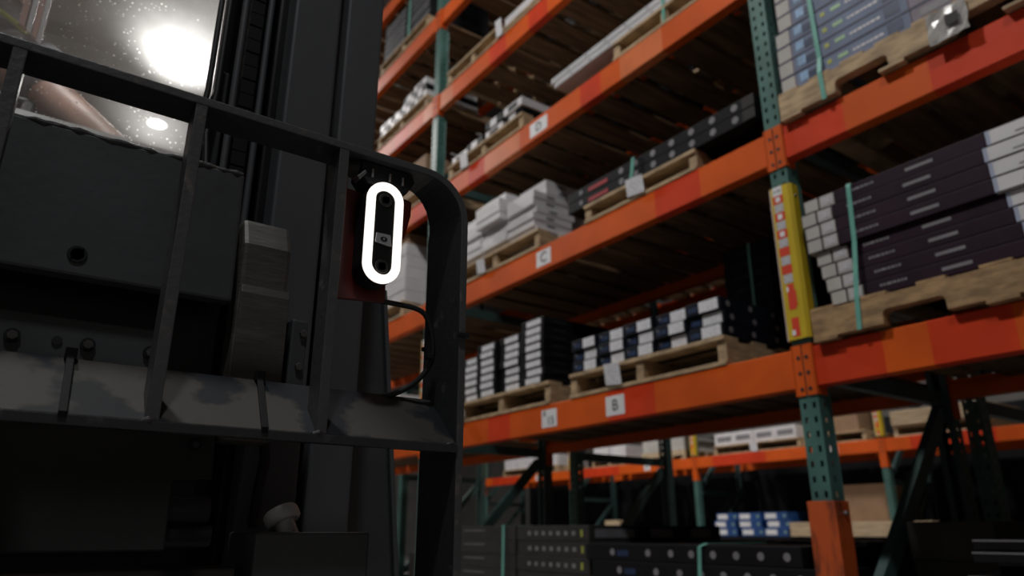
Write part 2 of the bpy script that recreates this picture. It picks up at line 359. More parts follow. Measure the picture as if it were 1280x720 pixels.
def beam(xf, y0, y1, top, label, patches=(), sgn=1, m='orange', conn=True, signs=(), h=BH, conn_h=.185):
    """step beam: face looks to -X * sgn. y0 / y1 are the frame centre lines"""
    t = thing('rack_beam', label, 'rack beam', (xf, (y0+y1)/2, top-h), 'orange beams of the pallet racks'); t['kind'] = 'thing'
    X = lambda d: xf+d*sgn
    a, b = y0+.038, y1-.038
    cuts = sorted(set([a, b]+[min(max(c, a), b) for p in patches for c in p[:2]]))
    prof = [(X(.004), top-h), (X(0), top-h+.004), (X(0), top-.004), (X(.004), top), (X(.028), top), (X(.028), top-.028), (X(.050), top-.028), (X(.050), top-h)]
    bm = MB(); n = len(prof)
    for i in range(len(cuts)-1):
        c0, c1 = cuts[i], cuts[i+1]; mm = m
        for p in patches:
            if p[0] <= c0+1e-6 and c1 <= p[1]+1e-6: mm = p[2]
        vs = [(p[0], c0, p[1]) for p in prof]+[(p[0], c1, p[1]) for p in prof]
        fs = [(k, (k+1) % n, n+(k+1) % n, n+k) for k in range(n)]
        if i == 0: fs.append(tuple(range(n)))
        if i == len(cuts)-2: fs.append(tuple(range(n, 2*n)))
        bm.add(vs, fs, M[mm])
    face = bm.build('beam_body', t)
    if conn:
        for y, s in ((y0, 1), (y1, -1)):
            bm = MB(); q0, q1 = sorted((y+s*.003, y+s*.040)); r0, r1 = sorted((y+s*.038, y+s*.043))
            x0, x1 = sorted((X(-.006), X(-.001))); bm.box(x0, x1, q0, q1, top-conn_h+.012, top+.012, M[m])
            x0, x1 = sorted((X(-.006), X(.055))); bm.box(x0, x1, r0, r1, top-conn_h+.012, top+.012, M[m])
            c = bm.build('end_connector', t)
            x0, x1 = sorted((X(-.0075), X(-.006)))
            for dz in (-.035, -.092, -.150):
                bm = MB(); bm.cyl((x0, y+s*.016, top+dz), (x1, y+s*.016, top+dz), .0075, M['ink'], 8); bm.build('rivet_hole', c)
    for (ya, yb, txt, sz) in signs:
        yc = (ya+yb)/2; zc = top-h/2-.002; x0, x1 = sorted((X(-.0012), X(-.0002)))
        sg = bx('beam_sign', t, x0, x1, ya, yb, zc-.045, zc+.047, 'white_label')
        letters('lettering', sg, txt, sz, (X(-.002), yc-(.012 if txt == '15' else 0), zc-(.014 if txt == '15' else 0)), 'x', 'ink', .0004)
        if txt == '15': letters('lettering', sg, '4', .05, (X(-.002), yc+.040, zc+.026), 'x', 'ink', .0004)
    return t
BM = {}
def deck(xf, xr, y0, y1, top, label, w=.168, gap=.046, m='deck', skip=()):
    t = thing('shelf_deck', label, 'shelf deck', (xf, y0, top-.026), 'plank decks of the pallet racks'); t['kind'] = 'thing'
    n = int((y1-y0-.09)/(w+gap)); x0, x1 = xf+.036, xr-.036
    key = (round(x1-x0, 3), m)
    if key not in BM:
        b = MB(); b.box(0, x1-x0, 0, w, 0, .022, M[m]); o = b.build('deck_board', None, .0025, seg=1); BM[key] = o.data; bpy.data.objects.remove(o)
    for i in range(n):
        if i in skip: continue
        o = share('deck_board', BM[key], t, (x0-xf+random.uniform(-.004, .004), .05+i*(w+gap)+random.uniform(-.006, .006), 0))
    return t

bayname = {0: 'the near right bay', 1: 'the middle bay', 2: 'the bay behind the forklift'}
frame(XF, XR, YC[1], 6.3, 'green perforated rack frame with yellow sticker board, right of centre', guard=True, board=(H+.668, H+1.285))
frame(XF, XR, YC[2], 6.3, 'green rack frame partly hidden behind the forklift backrest', board=(H+.70, H+1.265))
frame(XF, XR, YC[3], 6.3, 'green rack frame farthest along, behind the forklift mast')
P1 = {('A', 1): [(1.17, 1.43, 'red'), (.78, 1.02, 'red'), (.0, .62, 'red')], ('A', 2): [(1.17, 1.43, 'red'), (.48, .86, 'red')],
      ('B', 1): [(3.3, 3.52, 'red'), (2.2, 2.5, 'red')], ('B', 2): [(1.85, 2.12, 'red'), (3.9, 4.25, 'red')], ('B', 3): [(2.45, 2.62, 'red'), (2.0, 2.3, 'peach'), (3.2, 3.6, 'peach'), (3.6, 3.8, 'red')],
      ('B', 4): [(2.9, 3.1, 'red'), (3.35, 3.55, 'red'), (4.05, 4.25, 'peach')], ('C', 3): [(4.4, 4.6, 'red')], ('C', 4): [(4.35, 4.5, 'peach'), (4.75, 5.0, 'red')]}
SG = {('B', 1): [(2.39, 2.515, 'B', .075), (2.885, 3.01, '15', .058)], ('B', 2): [(2.91, 3.04, 'C', .085)], ('B', 3): [(2.92, 3.09, 'D', .08)]}
BN = {'A': 'near right bay', 'B': 'middle bay', 'C': 'bay behind the forklift'}
LN = {1: 'lowest level', 2: 'second level', 3: 'third level', 4: 'fourth level', 5: 'fifth level', 6: 'top level'}
for bay, i, levels in (('A', 0, (1, 2, 3)), ('B', 1, (1, 2, 3, 4, 5)), ('C', 2, (1, 2, 3, 4, 5, 6))):
    for lv in levels:
        extra = {('B', 1): ' with letter B sign', ('B', 2): ' with letter C sign', ('B', 3): ' with letter D sign'}.get((bay, lv), '')
        beam(XF, YC[i], YC[i+1], L[lv], 'orange front beam%s, %s of the %s' % (extra, LN[lv], BN[bay]), P1.get((bay, lv), ()), signs=SG.get((bay, lv), ()))
        beam(XR, YC[i], YC[i+1], L[lv], 'orange rear beam in shade, %s of the %s' % (LN[lv], BN[bay]), sgn=-1, h=.09)
        deck(XF, XR, YC[i], YC[i+1], L[lv], 'brown plank deck, %s of the %s' % (LN[lv], BN[bay]), skip=())
frame(XF, XR, YC[0], 6.3, 'green rack frame of the near right bay beyond the right edge')

# second row of racks, back to back
X2A, X2B = 3.65, 4.72
for i, nm in ((1, 'right of centre'), (2, 'behind the forklift'), (3, 'farthest along')):
    frame(X2A, X2B, YC[i], 6.3, 'dark rear rack frame back to back with the green one, %s' % nm)
L2ND = {1: 1.665, 2: 2.56, 3: 3.45, 4: 4.3}
for bay, i in (('A', 0), ('B', 1), ('C', 2)):
    for lv in (1, 2, 3, 4):
        beam(X2A, YC[i], YC[i+1], L2ND[lv], 'shaded inner beam of the rear rack, %s, %s' % (LN[lv], BN[bay]))
        beam(X2B, YC[i], YC[i+1], L2ND[lv], 'outer beam of the rear rack, %s, %s' % (LN[lv], BN[bay]), sgn=-1)
        deck(X2A, X2B, YC[i], YC[i+1], L2ND[lv], 'tan plank deck of the rear rack, %s, %s' % (LN[lv], BN[bay]), m='pallet_old')
# third rack across the second aisle
X3, X3B = 8.57, 9.64; Y3 = [-1.20, 1.64, 4.48, 7.32, 10.16, 13.0]; L3 = 1.665
pos = ['nearest', 'second', 'third', 'fourth', 'fifth', 'sixth']
for i, y in enumerate(Y3):
    frame(X3, X3B, y, 4.6, 'far green rack frame across the second aisle, %s from the right' % pos[i].replace('nearest', 'first'), board=(L3+.03, L3+.55))
for i in range(5):
    sg = [(Y3[i]+.55, Y3[i]+.68, '1', .08)] if i in (1, 2) else ([(Y3[i]+.9, Y3[i]+1.03, 'A', .08)] if i > 2 else [])
    beam(X3, Y3[i], Y3[i+1], L3, 'far orange beam across the second aisle, %s bay from the right' % ORD[i], [(Y3[i]+1.6, Y3[i]+2.5, 'red')], signs=sg, h=.15, conn_h=.34)
    beam(X3B, Y3[i], Y3[i+1], L3, 'far rear beam across the second aisle, %s bay from the right' % ORD[i], sgn=-1)
    deck(X3, X3B, Y3[i], Y3[i+1], L3, 'far plank deck across the second aisle, %s bay from the right' % ORD[i])

# ------------------------------------------------------------------ pallets
PB = {}
def pallet(x0, x1, y0, y1, z, label, style='ends', m='pallet', h=.125):
    t = thing('pallet', label, 'pallet', (x0, y0, z), 'wooden pallets on the racks')
    D, W_ = x1-x0, y1-y0; z += .0015; h -= .0015
    if style == 'ends':      # stringers run into the rack: their ends show
        for f in (0, .5, 1):
            yy = y0+f*(W_-.045); bx('stringer', t, x0+.012, x1, yy, yy+.045, z+.018, z+h-.018, m, .002)
        for k in range(6):
            xx = x0+k*(D-.095)/5; bx('top_board', t, xx, xx+.095, y0, y1, z+h-.018, z+h, m, .002)
        for k in range(3):
            xx = x0+k*(D-.095)/2; bx('bottom_board', t, xx, xx+.095, y0, y1, z, z+.018, m, .002)
    else:                    # notched stringers run along the beam
        pts = [(y0, z+.012), (y0, z+h-.012), (y1, z+h-.012), (y1, z+.012)]
        for f_ in ((.735, .27) if style == 'notched' else (.79, .36)):
            c = y0+W_*f_; pts += [(c, z+.012), (c-.001, z+.045), (c-.006, z+.056), (c-.018, z+.060), (c-.182, z+.060), (c-.194, z+.056), (c-.199, z+.045), (c-.200, z+.012)]
        for f in (0, .5, 1):
            xx = x0+f*(D-.045); b = MB(); b.prism(pts, 'x', xx, xx+.045, M[m]); b.build('stringer', t, .002)
        for k in range(7):
            yy = y0+k*(W_-.09)/6; bx('top_board', t, x0+.001, x1, yy, yy+.09, z+h-.012, z+h, m, .002)
        for k in range(3):
            yy = y0+k*(W_-.09)/2; bx('bottom_board', t, x0-.002, x1, yy, yy+.09, z, z+.012, m, .002)
    return t
def tag_sheet(x, yc, w, z0, z1, label, tilt=.01):
    b = MB(); b.add([(x, yc-w/2, z0), (x, yc+w/2, z0+tilt), (x-.012, yc+w/2, z1+tilt), (x-.012, yc-w/2, z1), (x+.002, yc-w/2, z0), (x+.002, yc+w/2, z0+tilt), (x-.010, yc+w/2, z1+tilt), (x-.010, yc-w/2, z1)],
        [(0,1,2,3), (7,6,5,4), (0,4,5,1), (1,5,6,2), (2,6,7,3), (3,7,4,0)], M['shipping'])
    return tag(b.build('pallet_tag'), label, 'paper tag', 'paper tags on the pallets')
def strap(pts, w, label, axis='y', th=.0015):
    """flat band through the given points, w wide along axis"""
    b = MB(); hw = w/2; n = len(pts)
    d = Vector((0, hw, 0)) if axis == 'y' else Vector((hw, 0, 0))
    vs = []
    for i, p in enumerate(pts):
        p = Vector(p); tg = (Vector(pts[min(i+1, n-1)])-Vector(pts[max(i-1, 0)])).normalized(); nn = tg.cross(d).normalized()*th/2
        vs += [p-d-nn, p+d-nn, p+d+nn, p-d+nn]
    fs = [(4*i+k, 4*i+(k+1) % 4, 4*i+4+(k+1) % 4, 4*i+4+k) for i in range(n-1) for k in range(4)]+[(0,1,2,3), (4*n-4, 4*n-3, 4*n-2, 4*n-1)]
    b.add(vs, fs, M['strap'])
    return tag(b.build('strapping_band'), label, 'strap', 'teal straps around the loads')

# ------------------------------------------------------------------ cartons
def carton(name, dx, dy, dz, m, deco=(), secs=None, sidedeco=(), bevel=.003):
    """prototype at the origin: x 0..dx into the rack, y 0..dy, z 0..dz; decorations on the -X face, sidedeco on the -Y face"""
    b = MB()
    if secs:
        cuts = [s[0] for s in secs]+[dy]
        for i, (y, mm) in enumerate(secs):
            g = .0012 if i else 0
            b.box(0, dx, cuts[i]+g, cuts[i+1], 0, dz, M[mm])
    else: b.box(0, dx, 0, dy, 0, dz, M[m])
    o = b.build(name, None, bevel, seg=2)
    for (nm, y0, y1, z0, z1, mm) in deco: bx(nm, o, -.0012, .0002, y0, y1, z0, z1, mm)
    for (nm, x0, x1, z0, z1, mm) in sidedeco: bx(nm, o, x0, x1, -.0012, .0002, z0, z1, mm)
    return o
def text_lines(o, rows, m, face='x'):
    b = MB()
    for (y0, y1, z, h) in rows:
        y = y0
        while y < y1:
            w = random.uniform(.006, .018)
            if face == 'x': b.box(-.001, .0002, y, min(y+w, y1), z-h/2, z+h/2, M[m])
            else: b.box(y, min(y+w, y1), -.001, .0002, z-h/2, z+h/2, M[m])
            y += w+.004
    return tag(b.build('printed_text', o), kind='stuff')
def logo(o, c, z, r, m='grey_p', face='x'):
    b = MB()
    if face == 'x': b.cyl((-.0012, c, z), (.0004, c, z), r, M[m], 14)
    else: b.cyl((c, -.0012, z), (c, .0004, z), r, M[m], 14)
    return b.build('round_logo', o)
def place(proto, loc, label, cat='carton', group=None, jit=.003, rz=0):
    if not proto.get('used'): o = proto; proto['used'] = 1
    else: o = copy_tree(proto)
    o.location = (loc[0]+random.uniform(-jit, jit), loc[1]+random.uniform(-jit, jit), loc[2]); o.rotation_euler = (0, 0, rz)
    tag(o, label, cat, group); return o

# near right bay, level one: long plum cartons with white ends on a notched pallet
z = L[1]; PLT = .125
pallet(2.322, 3.36, .18, 1.395, z-.004+.004, 'worn brown notched pallet under the plum cartons, near right bay', 'wide', 'pallet_old')
DZ = .0515
pl = carton('long_carton', .40, 1.13, DZ, 'purple', secs=[(0, 'purple'), (.08, 'white_c'), (.50, 'purple'), (1.005, 'cream_c'), (1.068, 'cream_c')],
    deco=[('barcode_label', 1.015, 1.058, .012, .042, 'barcode'), ('print_band', .15, .42, .014, .018, 'grey_p'), ('web_address', .66, .75, .020, .031, 'grey_p')])
text_lines(pl, [(.86, .95, .028, .008), (.25, .33, .034, .008)], 'grey_p')
b = MB(); b.box(-.001, .0002, .488, .4995, .002, DZ-.002, M['pale_blue']); b.build('blue_edge_print', pl)
offs = [-.030, -.018, -.004, .008, .030+.005, .045, .05, .028]
ys1 = [1.335, 1.345, 1.358, 1.37, 1.39, 1.393, 1.399, 1.383]
for i in range(8):
    place(pl, (2.352 if i < 4 else 2.34, ys1[i]-1.13-.01, z+PLT+.001+i*(DZ+.0012)), 'long dark plum carton with white ends, %s on the worn pallet' % layer(i, 8), group='plum cartons in the near right bay', jit=.001)
ztop = z+PLT+8*(DZ+.0012)
strap([(2.60, 1.19, ztop+.003), (2.338, 1.19, ztop+.003), (2.336, 1.19, ztop-.008), (2.336, 1.2, z+.33), (2.318, 1.214, z+.13), (2.318, 1.222, z+.012)], .017, 'teal strap down the left end of the plum cartons')

# near right bay, level two: blue grey cartons
z = L[2]
pallet(2.322, 3.36, .52, 1.405, z, 'pale notched pallet under the blue grey cartons, near right bay', 'notched', 'pallet')
DZ = .0715
bg = carton('flat_carton', .45, 1.02, DZ, 'bluegrey', secs=[(0, 'pinkgrey'), (.50, 'bluegrey'), (.955, 'cream_c')],
    deco=[('blue_picture', .90, .935, .018, .058, 'skyblue'), ('dark_picture', .855, .90, .012, .045, 'navy'), ('green_emblem', .80, .818, .03, .048, 'gold'), ('green_word', .735, .775, .03, .046, 'green_p'),
          ('dark_photo', .53, .585, .014, .058, 'navy'), ('curl_print', .36, .47, .02, .05, 'grey_p'), ('top_edge', .0, 1.02, DZ-.006, DZ-.001, 'navy')])
text_lines(bg, [(.60, .72, .034, .010)], 'white_c')
for i in range(8):
    place(bg, (2.345, 1.4-1.02-(.0 if i < 4 else .02)-.004, z+PLT+.001+i*(DZ+.001)), 'blue grey printed carton with white end label, %s on the pale pallet' % layer(i, 8), group='blue grey cartons in the near right bay', jit=.001)
strap([(2.5, 1.225, z+PLT+8*DZ+.012), (2.338, 1.225, z+PLT+8*DZ+.012), (2.338, 1.222, z+.3), (2.338, 1.22, z+.2), (2.318, 1.218, z+.128), (2.318, 1.215, z+.005)], .018, 'teal strap around the blue grey cartons')
b = MB(); random.seed(3)
gx, gz = 7, 5; vs = []
for j in range(gz):
    for i in range(gx): vs.append((2.313+random.uniform(-.005, .003), .825-.125*i/(gx-1)+random.uniform(-.004, .004), z-.005+.115*j/(gz-1)+random.uniform(-.004, .004)))
b.add(vs, [(j*gx+i, j*gx+i+1, (j+1)*gx+i+1, (j+1)*gx+i) for j in range(gz-1) for i in range(gx-1)], M['film'])
o = b.build('film_pouch'); md = o.modifiers.new('thick', 'SOLIDIFY'); md.thickness = .002
bx('paper_slip', o, 2.3035, 2.306, .725, .765, z+.035, z+.075, 'char_c')
tag(o, 'crumpled clear film pouch stuck to the pale notched pallet', 'film pouch')

# middle bay, level one, right: dark cartons with white labels
z = L[1]
pallet(2.345, 3.38, 1.80, 2.775, z, 'tan pallet under the three layers of blue black cartons, middle bay', 'ends', 'pallet')
DZ, DY = .056, .186
nv = carton('labelled_carton', .95, DY, DZ, 'navy_c', deco=[('shipping_label', .012, .098, .004, DZ-.004, 'shipping'), ('blue_print', .112, .165, .014, .036, 'navy'), ('white_print', .155, .168, .03, .04, 'grey_p')])
nv2 = carton('labelled_carton', .95, DY, DZ, 'navy_c', deco=[('shipping_label', .012, .112, .004, DZ-.004, 'shipping'), ('blue_print', .122, .172, .014, .036, 'navy')])
for q in (.05, .2, .36, .52, .68): logo(nv2, q, DZ*.55, .013, 'grey_p', 'y')
cn = ['first', 'second', 'third', 'fourth', 'fifth']
for c in range(5):
    for i in range(3):
        if c == 3 and i == 2: pass
        place(nv2 if c == 0 else nv, (2.355+(.012 if (c+i) % 2 else 0), 1.805+c*(DY+.006), z+PLT+.001+i*(DZ+.0012)),
              'blue black carton with white label, %s column from the right, %s' % (cn[c], layer(i, 3)), group='blue black cartons on the tan pallet')
tag_sheet(2.334, 2.44, .105, z+.015, z+.115, 'white paper tag hanging on the tan pallet over the B sign')
bk = carton('black_carton', .50, .26, .060, 'black_c')
text_lines(bk, [(.05, .20, .03, .008)], 'char_c', 'x'); text_lines(bk, [(.06, .20, .03, .008), (.3, .42, .03, .008)], 'char_c', 'y')
zs_ = z+PLT+3*(DZ+.0012)+.002
for i in range(6):
    place(bk, (2.77, 1.825, zs_+i*.0612), 'black carton in the strapped stack behind the rack frame, %s' % layer(i, 6), group='strapped black stack in the middle bay')
strap([(3.1, 1.93, zs_+6*.0612+.004), (2.764, 1.93, zs_+6*.0612+.004), (2.763, 1.93, zs_+.2), (2.763, 1.93, zs_+.004)], .014, 'teal strap on the black stack behind the rack frame')

# middle bay, level one, left: columns of black cartons
pallet(2.345, 3.36, 2.945, 3.86, z, 'tan pallet under the columns of black cartons, middle bay', 'ends', 'pallet')
DZ, DY = .0455, .205
bl = carton('labelled_carton', .85, DY, DZ, 'black_c', deco=[('shipping_label', .025, .155, .006, DZ-.007, 'shipping')])
text_lines(bl, [(.06, .16, .024, .007), (.4, .5, .024, .007)], 'char_c', 'y')
for c, (y, n, dx) in enumerate([(3.0, 8, 0), (3.215, 7, .01), (3.455, 7, .0), (3.665, 6, .02)]):
    for i in range(n):
        place(bl, (2.356+dx, y, z+PLT+.001+i*(DZ+.001)), 'black carton with glossy white label, %s of the %s column from the right' % (layer(i, n), ORD[c]), group='columns of black cartons on level B', jit=.005)
place(bl, (2.50, 3.33, z+PLT+.002+7*(DZ+.001)), 'black carton with white label lying on top of the columns', group='columns of black cartons on level B')
b = MB(); b.tube([(2.333, 3.80, z+.03), (2.333, 3.80, z+.075)], [.034, .030], M['film'], 14); b.build('roll_wrap')
o = bpy.data.objects['roll_wrap']; tag(o, 'small crumpled roll of clear film at the end of the tan pallet', 'film roll')

# middle bay, level two: white cartons, and long black cartons
z = L[2]
pallet(2.345, 3.36, 3.02, 3.93, z, 'tan pallet under the white cartons on level C', 'ends', 'pallet')
DZ = .046
wc = carton('white_carton', .30, .27, DZ, 'white_c', sidedeco=[('side_print', .10, .16, .014, .03, 'grey_p')])
for c, (y, n) in enumerate([(3.09, 8), (3.375, 8), (3.655, 7)]):
    for i in range(n):
        dx = -.05 if (c == 1 and i in (4, 5, 6)) else (.02 if i % 3 == 0 else 0)
        if c == 0 and i > 5: dx = .10
        place(wc, (2.37+dx, y, z+PLT+.001+i*(DZ+.001)), 'glossy white carton, %s of the %s stack from the right, level C' % (layer(i, n), ORD[c]), group='white cartons on level C', jit=.005)
wb = carton('white_carton', .62, .40, .062, 'white_c')
text_lines(wb, [(.05, .12, .03, .02), (.3, .45, .03, .015)], 'grey_p', 'y')
for i in range(6):
    place(wb, (2.79, 3.03, z+PLT+.001+i*.063), 'greyish white carton stacked behind the glossy ones, %s' % layer(i, 6), group='rear white cartons on level C')
tag_sheet(2.338, 3.60, .09, z+.01, z+.10, 'crumpled white sheet on the pallet under the white cartons')
pallet(2.345, 3.36, 1.86, 2.62, z, 'thin pallet under the long black cartons, level C', 'ends', 'pallet', .105)
lb = carton('long_carton', .45, 1.22, .058, 'black_c', deco=[('red_print', .90, 1.05, .014, .036, 'red_p'), ('grey_panel', .0, .06, .004, .054, 'char_c')])
for q in (.10, .22, .34, .46, .58, .70, .80): logo(lb, q, .032, .017)
logo(lb, 1.11, .032, .014)
for i in range(2):
    place(lb, (2.352, 1.535, z+.106+i*.0595), 'long black carton with round white logos and red print, %s, level C' % ('lower' if i == 0 else 'upper'), group='long black cartons on level C', jit=.001)
strap([(2.5, 2.24, z+.228), (2.344, 2.24, z+.228), (2.344, 2.25, z+.16), (2.343, 2.262, z+.112)], .022, 'teal strap on the long black cartons, level C')
tag_sheet(2.335, 2.225, .115, z+.012, z+.10, 'white paper tag hanging under the long black cartons')

# middle bay, level three
z = L[3]
pallet(2.345, 3.36, 3.17, 4.08, z, 'tan pallet with small black and white cartons, level D', 'ends', 'pallet', .115)
sm = carton('shrink_wrapped_carton', .50, .20, .062, 'black_c', secs=[(0, 'black_c'), (.07, 'white_c'), (.15, 'black_c')])
sm2 = carton('shrink_wrapped_carton', .50, .20, .058, 'white_c', deco=[('dark_print', .05, .15, .012, .045, 'ink')])
k = 0
for y, n in ((3.18, 2), (3.40, 2), (3.63, 1), (3.85, 1)):
    for i in range(n):
        place((sm, sm2)[(k+i) % 2], (2.36, y, z+.116+i*.0635), 'small black and white wrapped carton, %s, %s spot from the right, level D' % ('upper' if i else 'lower', ORD[(3.18, 3.40, 3.63, 3.85).index(y)]), group='wrapped cartons on level D', jit=.01)
    k += 1
tag_sheet(2.334, 3.83, .09, z+.0, z+.10, 'white paper tag on the pallet of wrapped cartons, level D')
pallet(2.35, 3.36, 1.62, 2.35, z, 'pallet under the right end of the white profiles, level D', 'ends', 'pallet', .115)
wp = carton('white_profile', .16, 1.23, .038, 'trimwhite', deco=[('dark_mark', .10+q*.16, .118+q*.16, .014, .022, 'grey_p') for q in range(7)], sidedeco=(), bevel=.006)
for j in range(2):
    for i in range(2):
        place(wp, (2.36+j*.18, 1.63+(.03 if i else 0), z+.116+i*.042), 'long white boxed profile, %s one of the %s pair, level D' % (('lower', 'upper')[i], ('front', 'rear')[j]), group='long white profiles on level D', jit=.001)
strap([(2.45, 1.975, z+.200), (2.352, 1.975, z+.200), (2.351, 1.975, z+.15), (2.351, 1.98, z+.012)], .018, 'teal strap on the long white profiles, level D')
b = MB(); b.box(2.352, 2.75, 1.64, 1.83, z+.199, z+.27, M['kraft']); tag(b.build('kraft_box', None, .004), 'brown box lying at the end of the white profiles', 'carton')

# middle bay, level four and five; bay behind the forklift
z = L[4]
pallet(2.345, 3.36, 3.43, 4.14, z, 'empty tan pallet seen edge on from below, fourth level of the middle bay', 'ends', 'pallet', .12)
w4 = carton('white_wrapped_bale', .60, .30, .07, 'white_c'); 
pallet(2.345, 3.36, 2.42, 3.39, z, 'pallet under the white wrapped cartons, fourth level of the middle bay', 'ends', 'pallet', .05)
for c in range(3): place(w4, (2.352, 2.44+c*.315, z+.052), 'white wrapped carton on the fourth level, %s from the right' % ORD[c], group='white cartons on the fourth level')
tag_sheet(2.334, 3.41, .07, z+.0, z+.13, 'white sheet on the fourth level pallet')
z = L[5]
pallet(2.345, 3.36, 4.50, 5.42, z, 'pale pallet high up beside the mast', 'ends', 'pallet', .12)
gp = carton('speckled_carton', .60, .44, .06, 'black_c', deco=[('pale_print', .02, .42, .012, .05, 'darkprint')])
for c in range(2):
    for i in range(7):
        place(gp, (2.38, 4.52+c*.45, z+.122+i*.0615), 'grey speckled carton high beside the mast, %s, %s stack' % (layer(i, 7), ('right', 'left')[c]), group='speckled cartons high up')
strap([(2.6, 4.90, z+.56), (2.372, 4.90, z+.56), (2.37, 4.90, z+.4), (2.37, 4.90, z+.125)], .03, 'pale teal strap on the speckled cartons high up')
z = L[4]
pallet(2.345, 3.36, 4.46, 5.36, z, 'tan pallet with wrapped cartons, fourth level behind the frame', 'ends', 'pallet', .12)
k = 0
for y, n in ((4.48, 3), (4.70, 3), (4.92, 2), (5.14, 2)):
    for i in range(n):
        place((sm2, sm)[(k+i) % 2], (2.36, y, z+.122+i*.0635), 'wrapped black and white carton, %s layer, %s spot from the right, behind the frame' % (ORD[i], ORD[k]), group='wrapped cartons behind the frame', jit=.012)
    k += 1
z = L[3]
pallet(2.345, 3.36, 4.46, 5.4, z, 'tan pallet on the third level hidden by the backrest', 'ends', 'pallet')
k3 = carton('kraft_carton', .6, .42, .30, 'kraft')
for c in range(2): place(k3, (2.38, 4.48+c*.44, z+.127), 'brown carton on the third level behind the backrest, %s' % ('right', 'left')[c], group='brown cartons behind the backrest')
z = L[2]
pallet(2.345, 3.36, 4.70, 5.70, z, 'tan pallet under white cartons seen through the backrest', 'ends', 'pallet')
wf = carton('white_carton', .60, .48, .095, 'white_c')
for c in range(2):
    for i in range(5): place(wf, (2.37, 4.72+c*.49, z+.127+i*.0965), 'white carton seen through the backrest, %s of the %s stack' % (layer(i, 5), ('right', 'left')[c]), group='white cartons through the backrest', jit=.003)
k4 = carton('kraft_box', .5, .40, .095, 'kraft'); place(k4, (2.40, 4.75, z+.127+5*.0965+.001), 'brown carton on top of the white ones seen through the backrest')
z = L[1]
pallet(2.345, 3.36, 4.6, 5.6, z, 'pallet low behind the black cable loop', 'ends', 'pallet')
for i in range(2): place(wf, (2.37, 4.70, z+.127+i*.0965), 'greyish white carton low behind the black cable, %s' % ('lower', 'upper')[i], group='white cartons behind the cable')
place(wf, (2.37, 5.2, z+.127), 'greyish white carton low behind the cable, farther along')

# floor level, middle bay
pallet(2.40, 3.36, 2.72, 3.95, 0, 'floor pallet under the charcoal cartons with icons', 'ends', 'pallet_old', .13)
DZ = .0735
ic = carton('icon_carton', .34, .58, DZ, 'char_c', deco=[('icon', .10+q*.06, .125+q*.06, .026, .046, 'grey_p') for q in range(7)]+[('yellow_mark', .045, .06, .02, .052, 'gold')], sidedeco=[('end_label', .04, .30, .016, .056, 'grey_p')])
pc = carton('plain_carton', .34, .58, DZ, 'char_c'); text_lines(pc, [(.30, .52, .05, .006)], 'grey_p')
ec = carton('end_label_carton', .30, .58, DZ, 'black_c', sidedeco=[('end_label', .06, .22, .014, .058, 'grey_p')])
for i in range(7):
    place(ic, (2.41, 2.735, .131+i*.0745), 'charcoal carton with a row of small icons, %s of the floor stack' % layer(i, 7), group='icon cartons on the floor pallet', jit=.002)
    place(pc, (2.41, 3.335, .131+i*.0745), 'plain charcoal carton beside the icon cartons, %s' % layer(i, 7), group='plain charcoal cartons on the floor pallet', jit=.002)
for c in range(2):
    for i in range(7):
        place(ec, (2.765+c*.305, 2.735, .131+i*.0745), 'black carton end with grey label, %s, %s row behind the icon cartons' % (layer(i, 7), ORD[c]), group='rear cartons on the floor pallet', jit=.002)
strap([(2.6, 3.44, .656), (2.405, 3.44, .656), (2.402, 3.44, .4), (2.402, 3.44, .14)], .022, 'dim green strap on the charcoal floor stack')
pallet(2.36, 3.36, 1.56, 2.66, 0, 'floor pallet under the long black cartons', 'ends', 'pallet_old', .13)
fl = carton('long_carton', .45, 1.14, .072, 'black_c', deco=[('blue_print', .86, .93, .02, .045, 'navy')])
for q in (.06, .17, .28, .39, .50, .61, .74, .96): logo(fl, q, .036, .015)
for i in range(6):
    place(fl, (2.375+(.0, .03, .0, .02, .0, .01)[i], 1.54+(.0 if i < 5 else .05), .131+i*.0735), 'long black carton with a row of round logos, %s of the floor stack' % layer(i, 6), group='long black cartons on the floor pallet', jit=.002)
strap([(2.75, 1.93, .578), (2.40, 2.02, .577), (2.372, 2.035, .565), (2.368, 2.04, .45), (2.366, 2.04, .14)], .018, 'green strap slanting over the long black floor cartons')
bkc = carton('rear_carton', .40, .20, .10, 'black_c', sidedeco=(), deco=[('end_label', .04, .15, .02, .075, 'grey_p')])
for c in range(4):
    for i in range(2):
        place(bkc, (2.86, 1.62+c*.22, .383+i*.101), 'dark carton behind the long black ones, %s, %s from the right' % (('lower', 'upper')[i], ORD[c]), group='dark cartons behind the long black ones')
dk = carton('dark_base_carton', .46, 1.05, .25, 'black_c')
place(dk, (2.86, 1.6, .131), 'large dark carton under the rear cartons on the floor pallet')
# floor level, near right bay
pallet(2.42, 3.36, .0, 1.1, 0, 'floor pallet under the dark flat packs', 'ends', 'pallet_old', .13)
fp = carton('flat_pack', .42, .95, .030, 'black_c', deco=[('pale_edge', .0, .95, .025, .0292, 'grey_p')])
ft = [0, .02, -.01, .03, .0, -.02, .04, .01, .05, .02, .06, .0, .03, .05]
for i in range(14):
    place(fp, (2.44+(i % 3)*.02, .06+ft[i], .131+i*.0335+.002), 'dark flat pack with a pale metal edge, %s of the near pile' % (layer(i, 14) if i < 10 or i == 13 else ('eleventh layer up', 'twelfth layer up', 'last but one layer')[i-10]), group='dark flat packs in the near right bay', jit=.004, rz=random.uniform(-.05, .05))
dp = carton('dark_bundle', .55, .29, .13, 'char_c')
for i in range(4): place(dp, (2.80, 1.125, .131+i*.1315), 'dark carton at the foot of the diagonal brace, %s' % layer(i, 4), group='dark cartons by the brace', jit=.01)
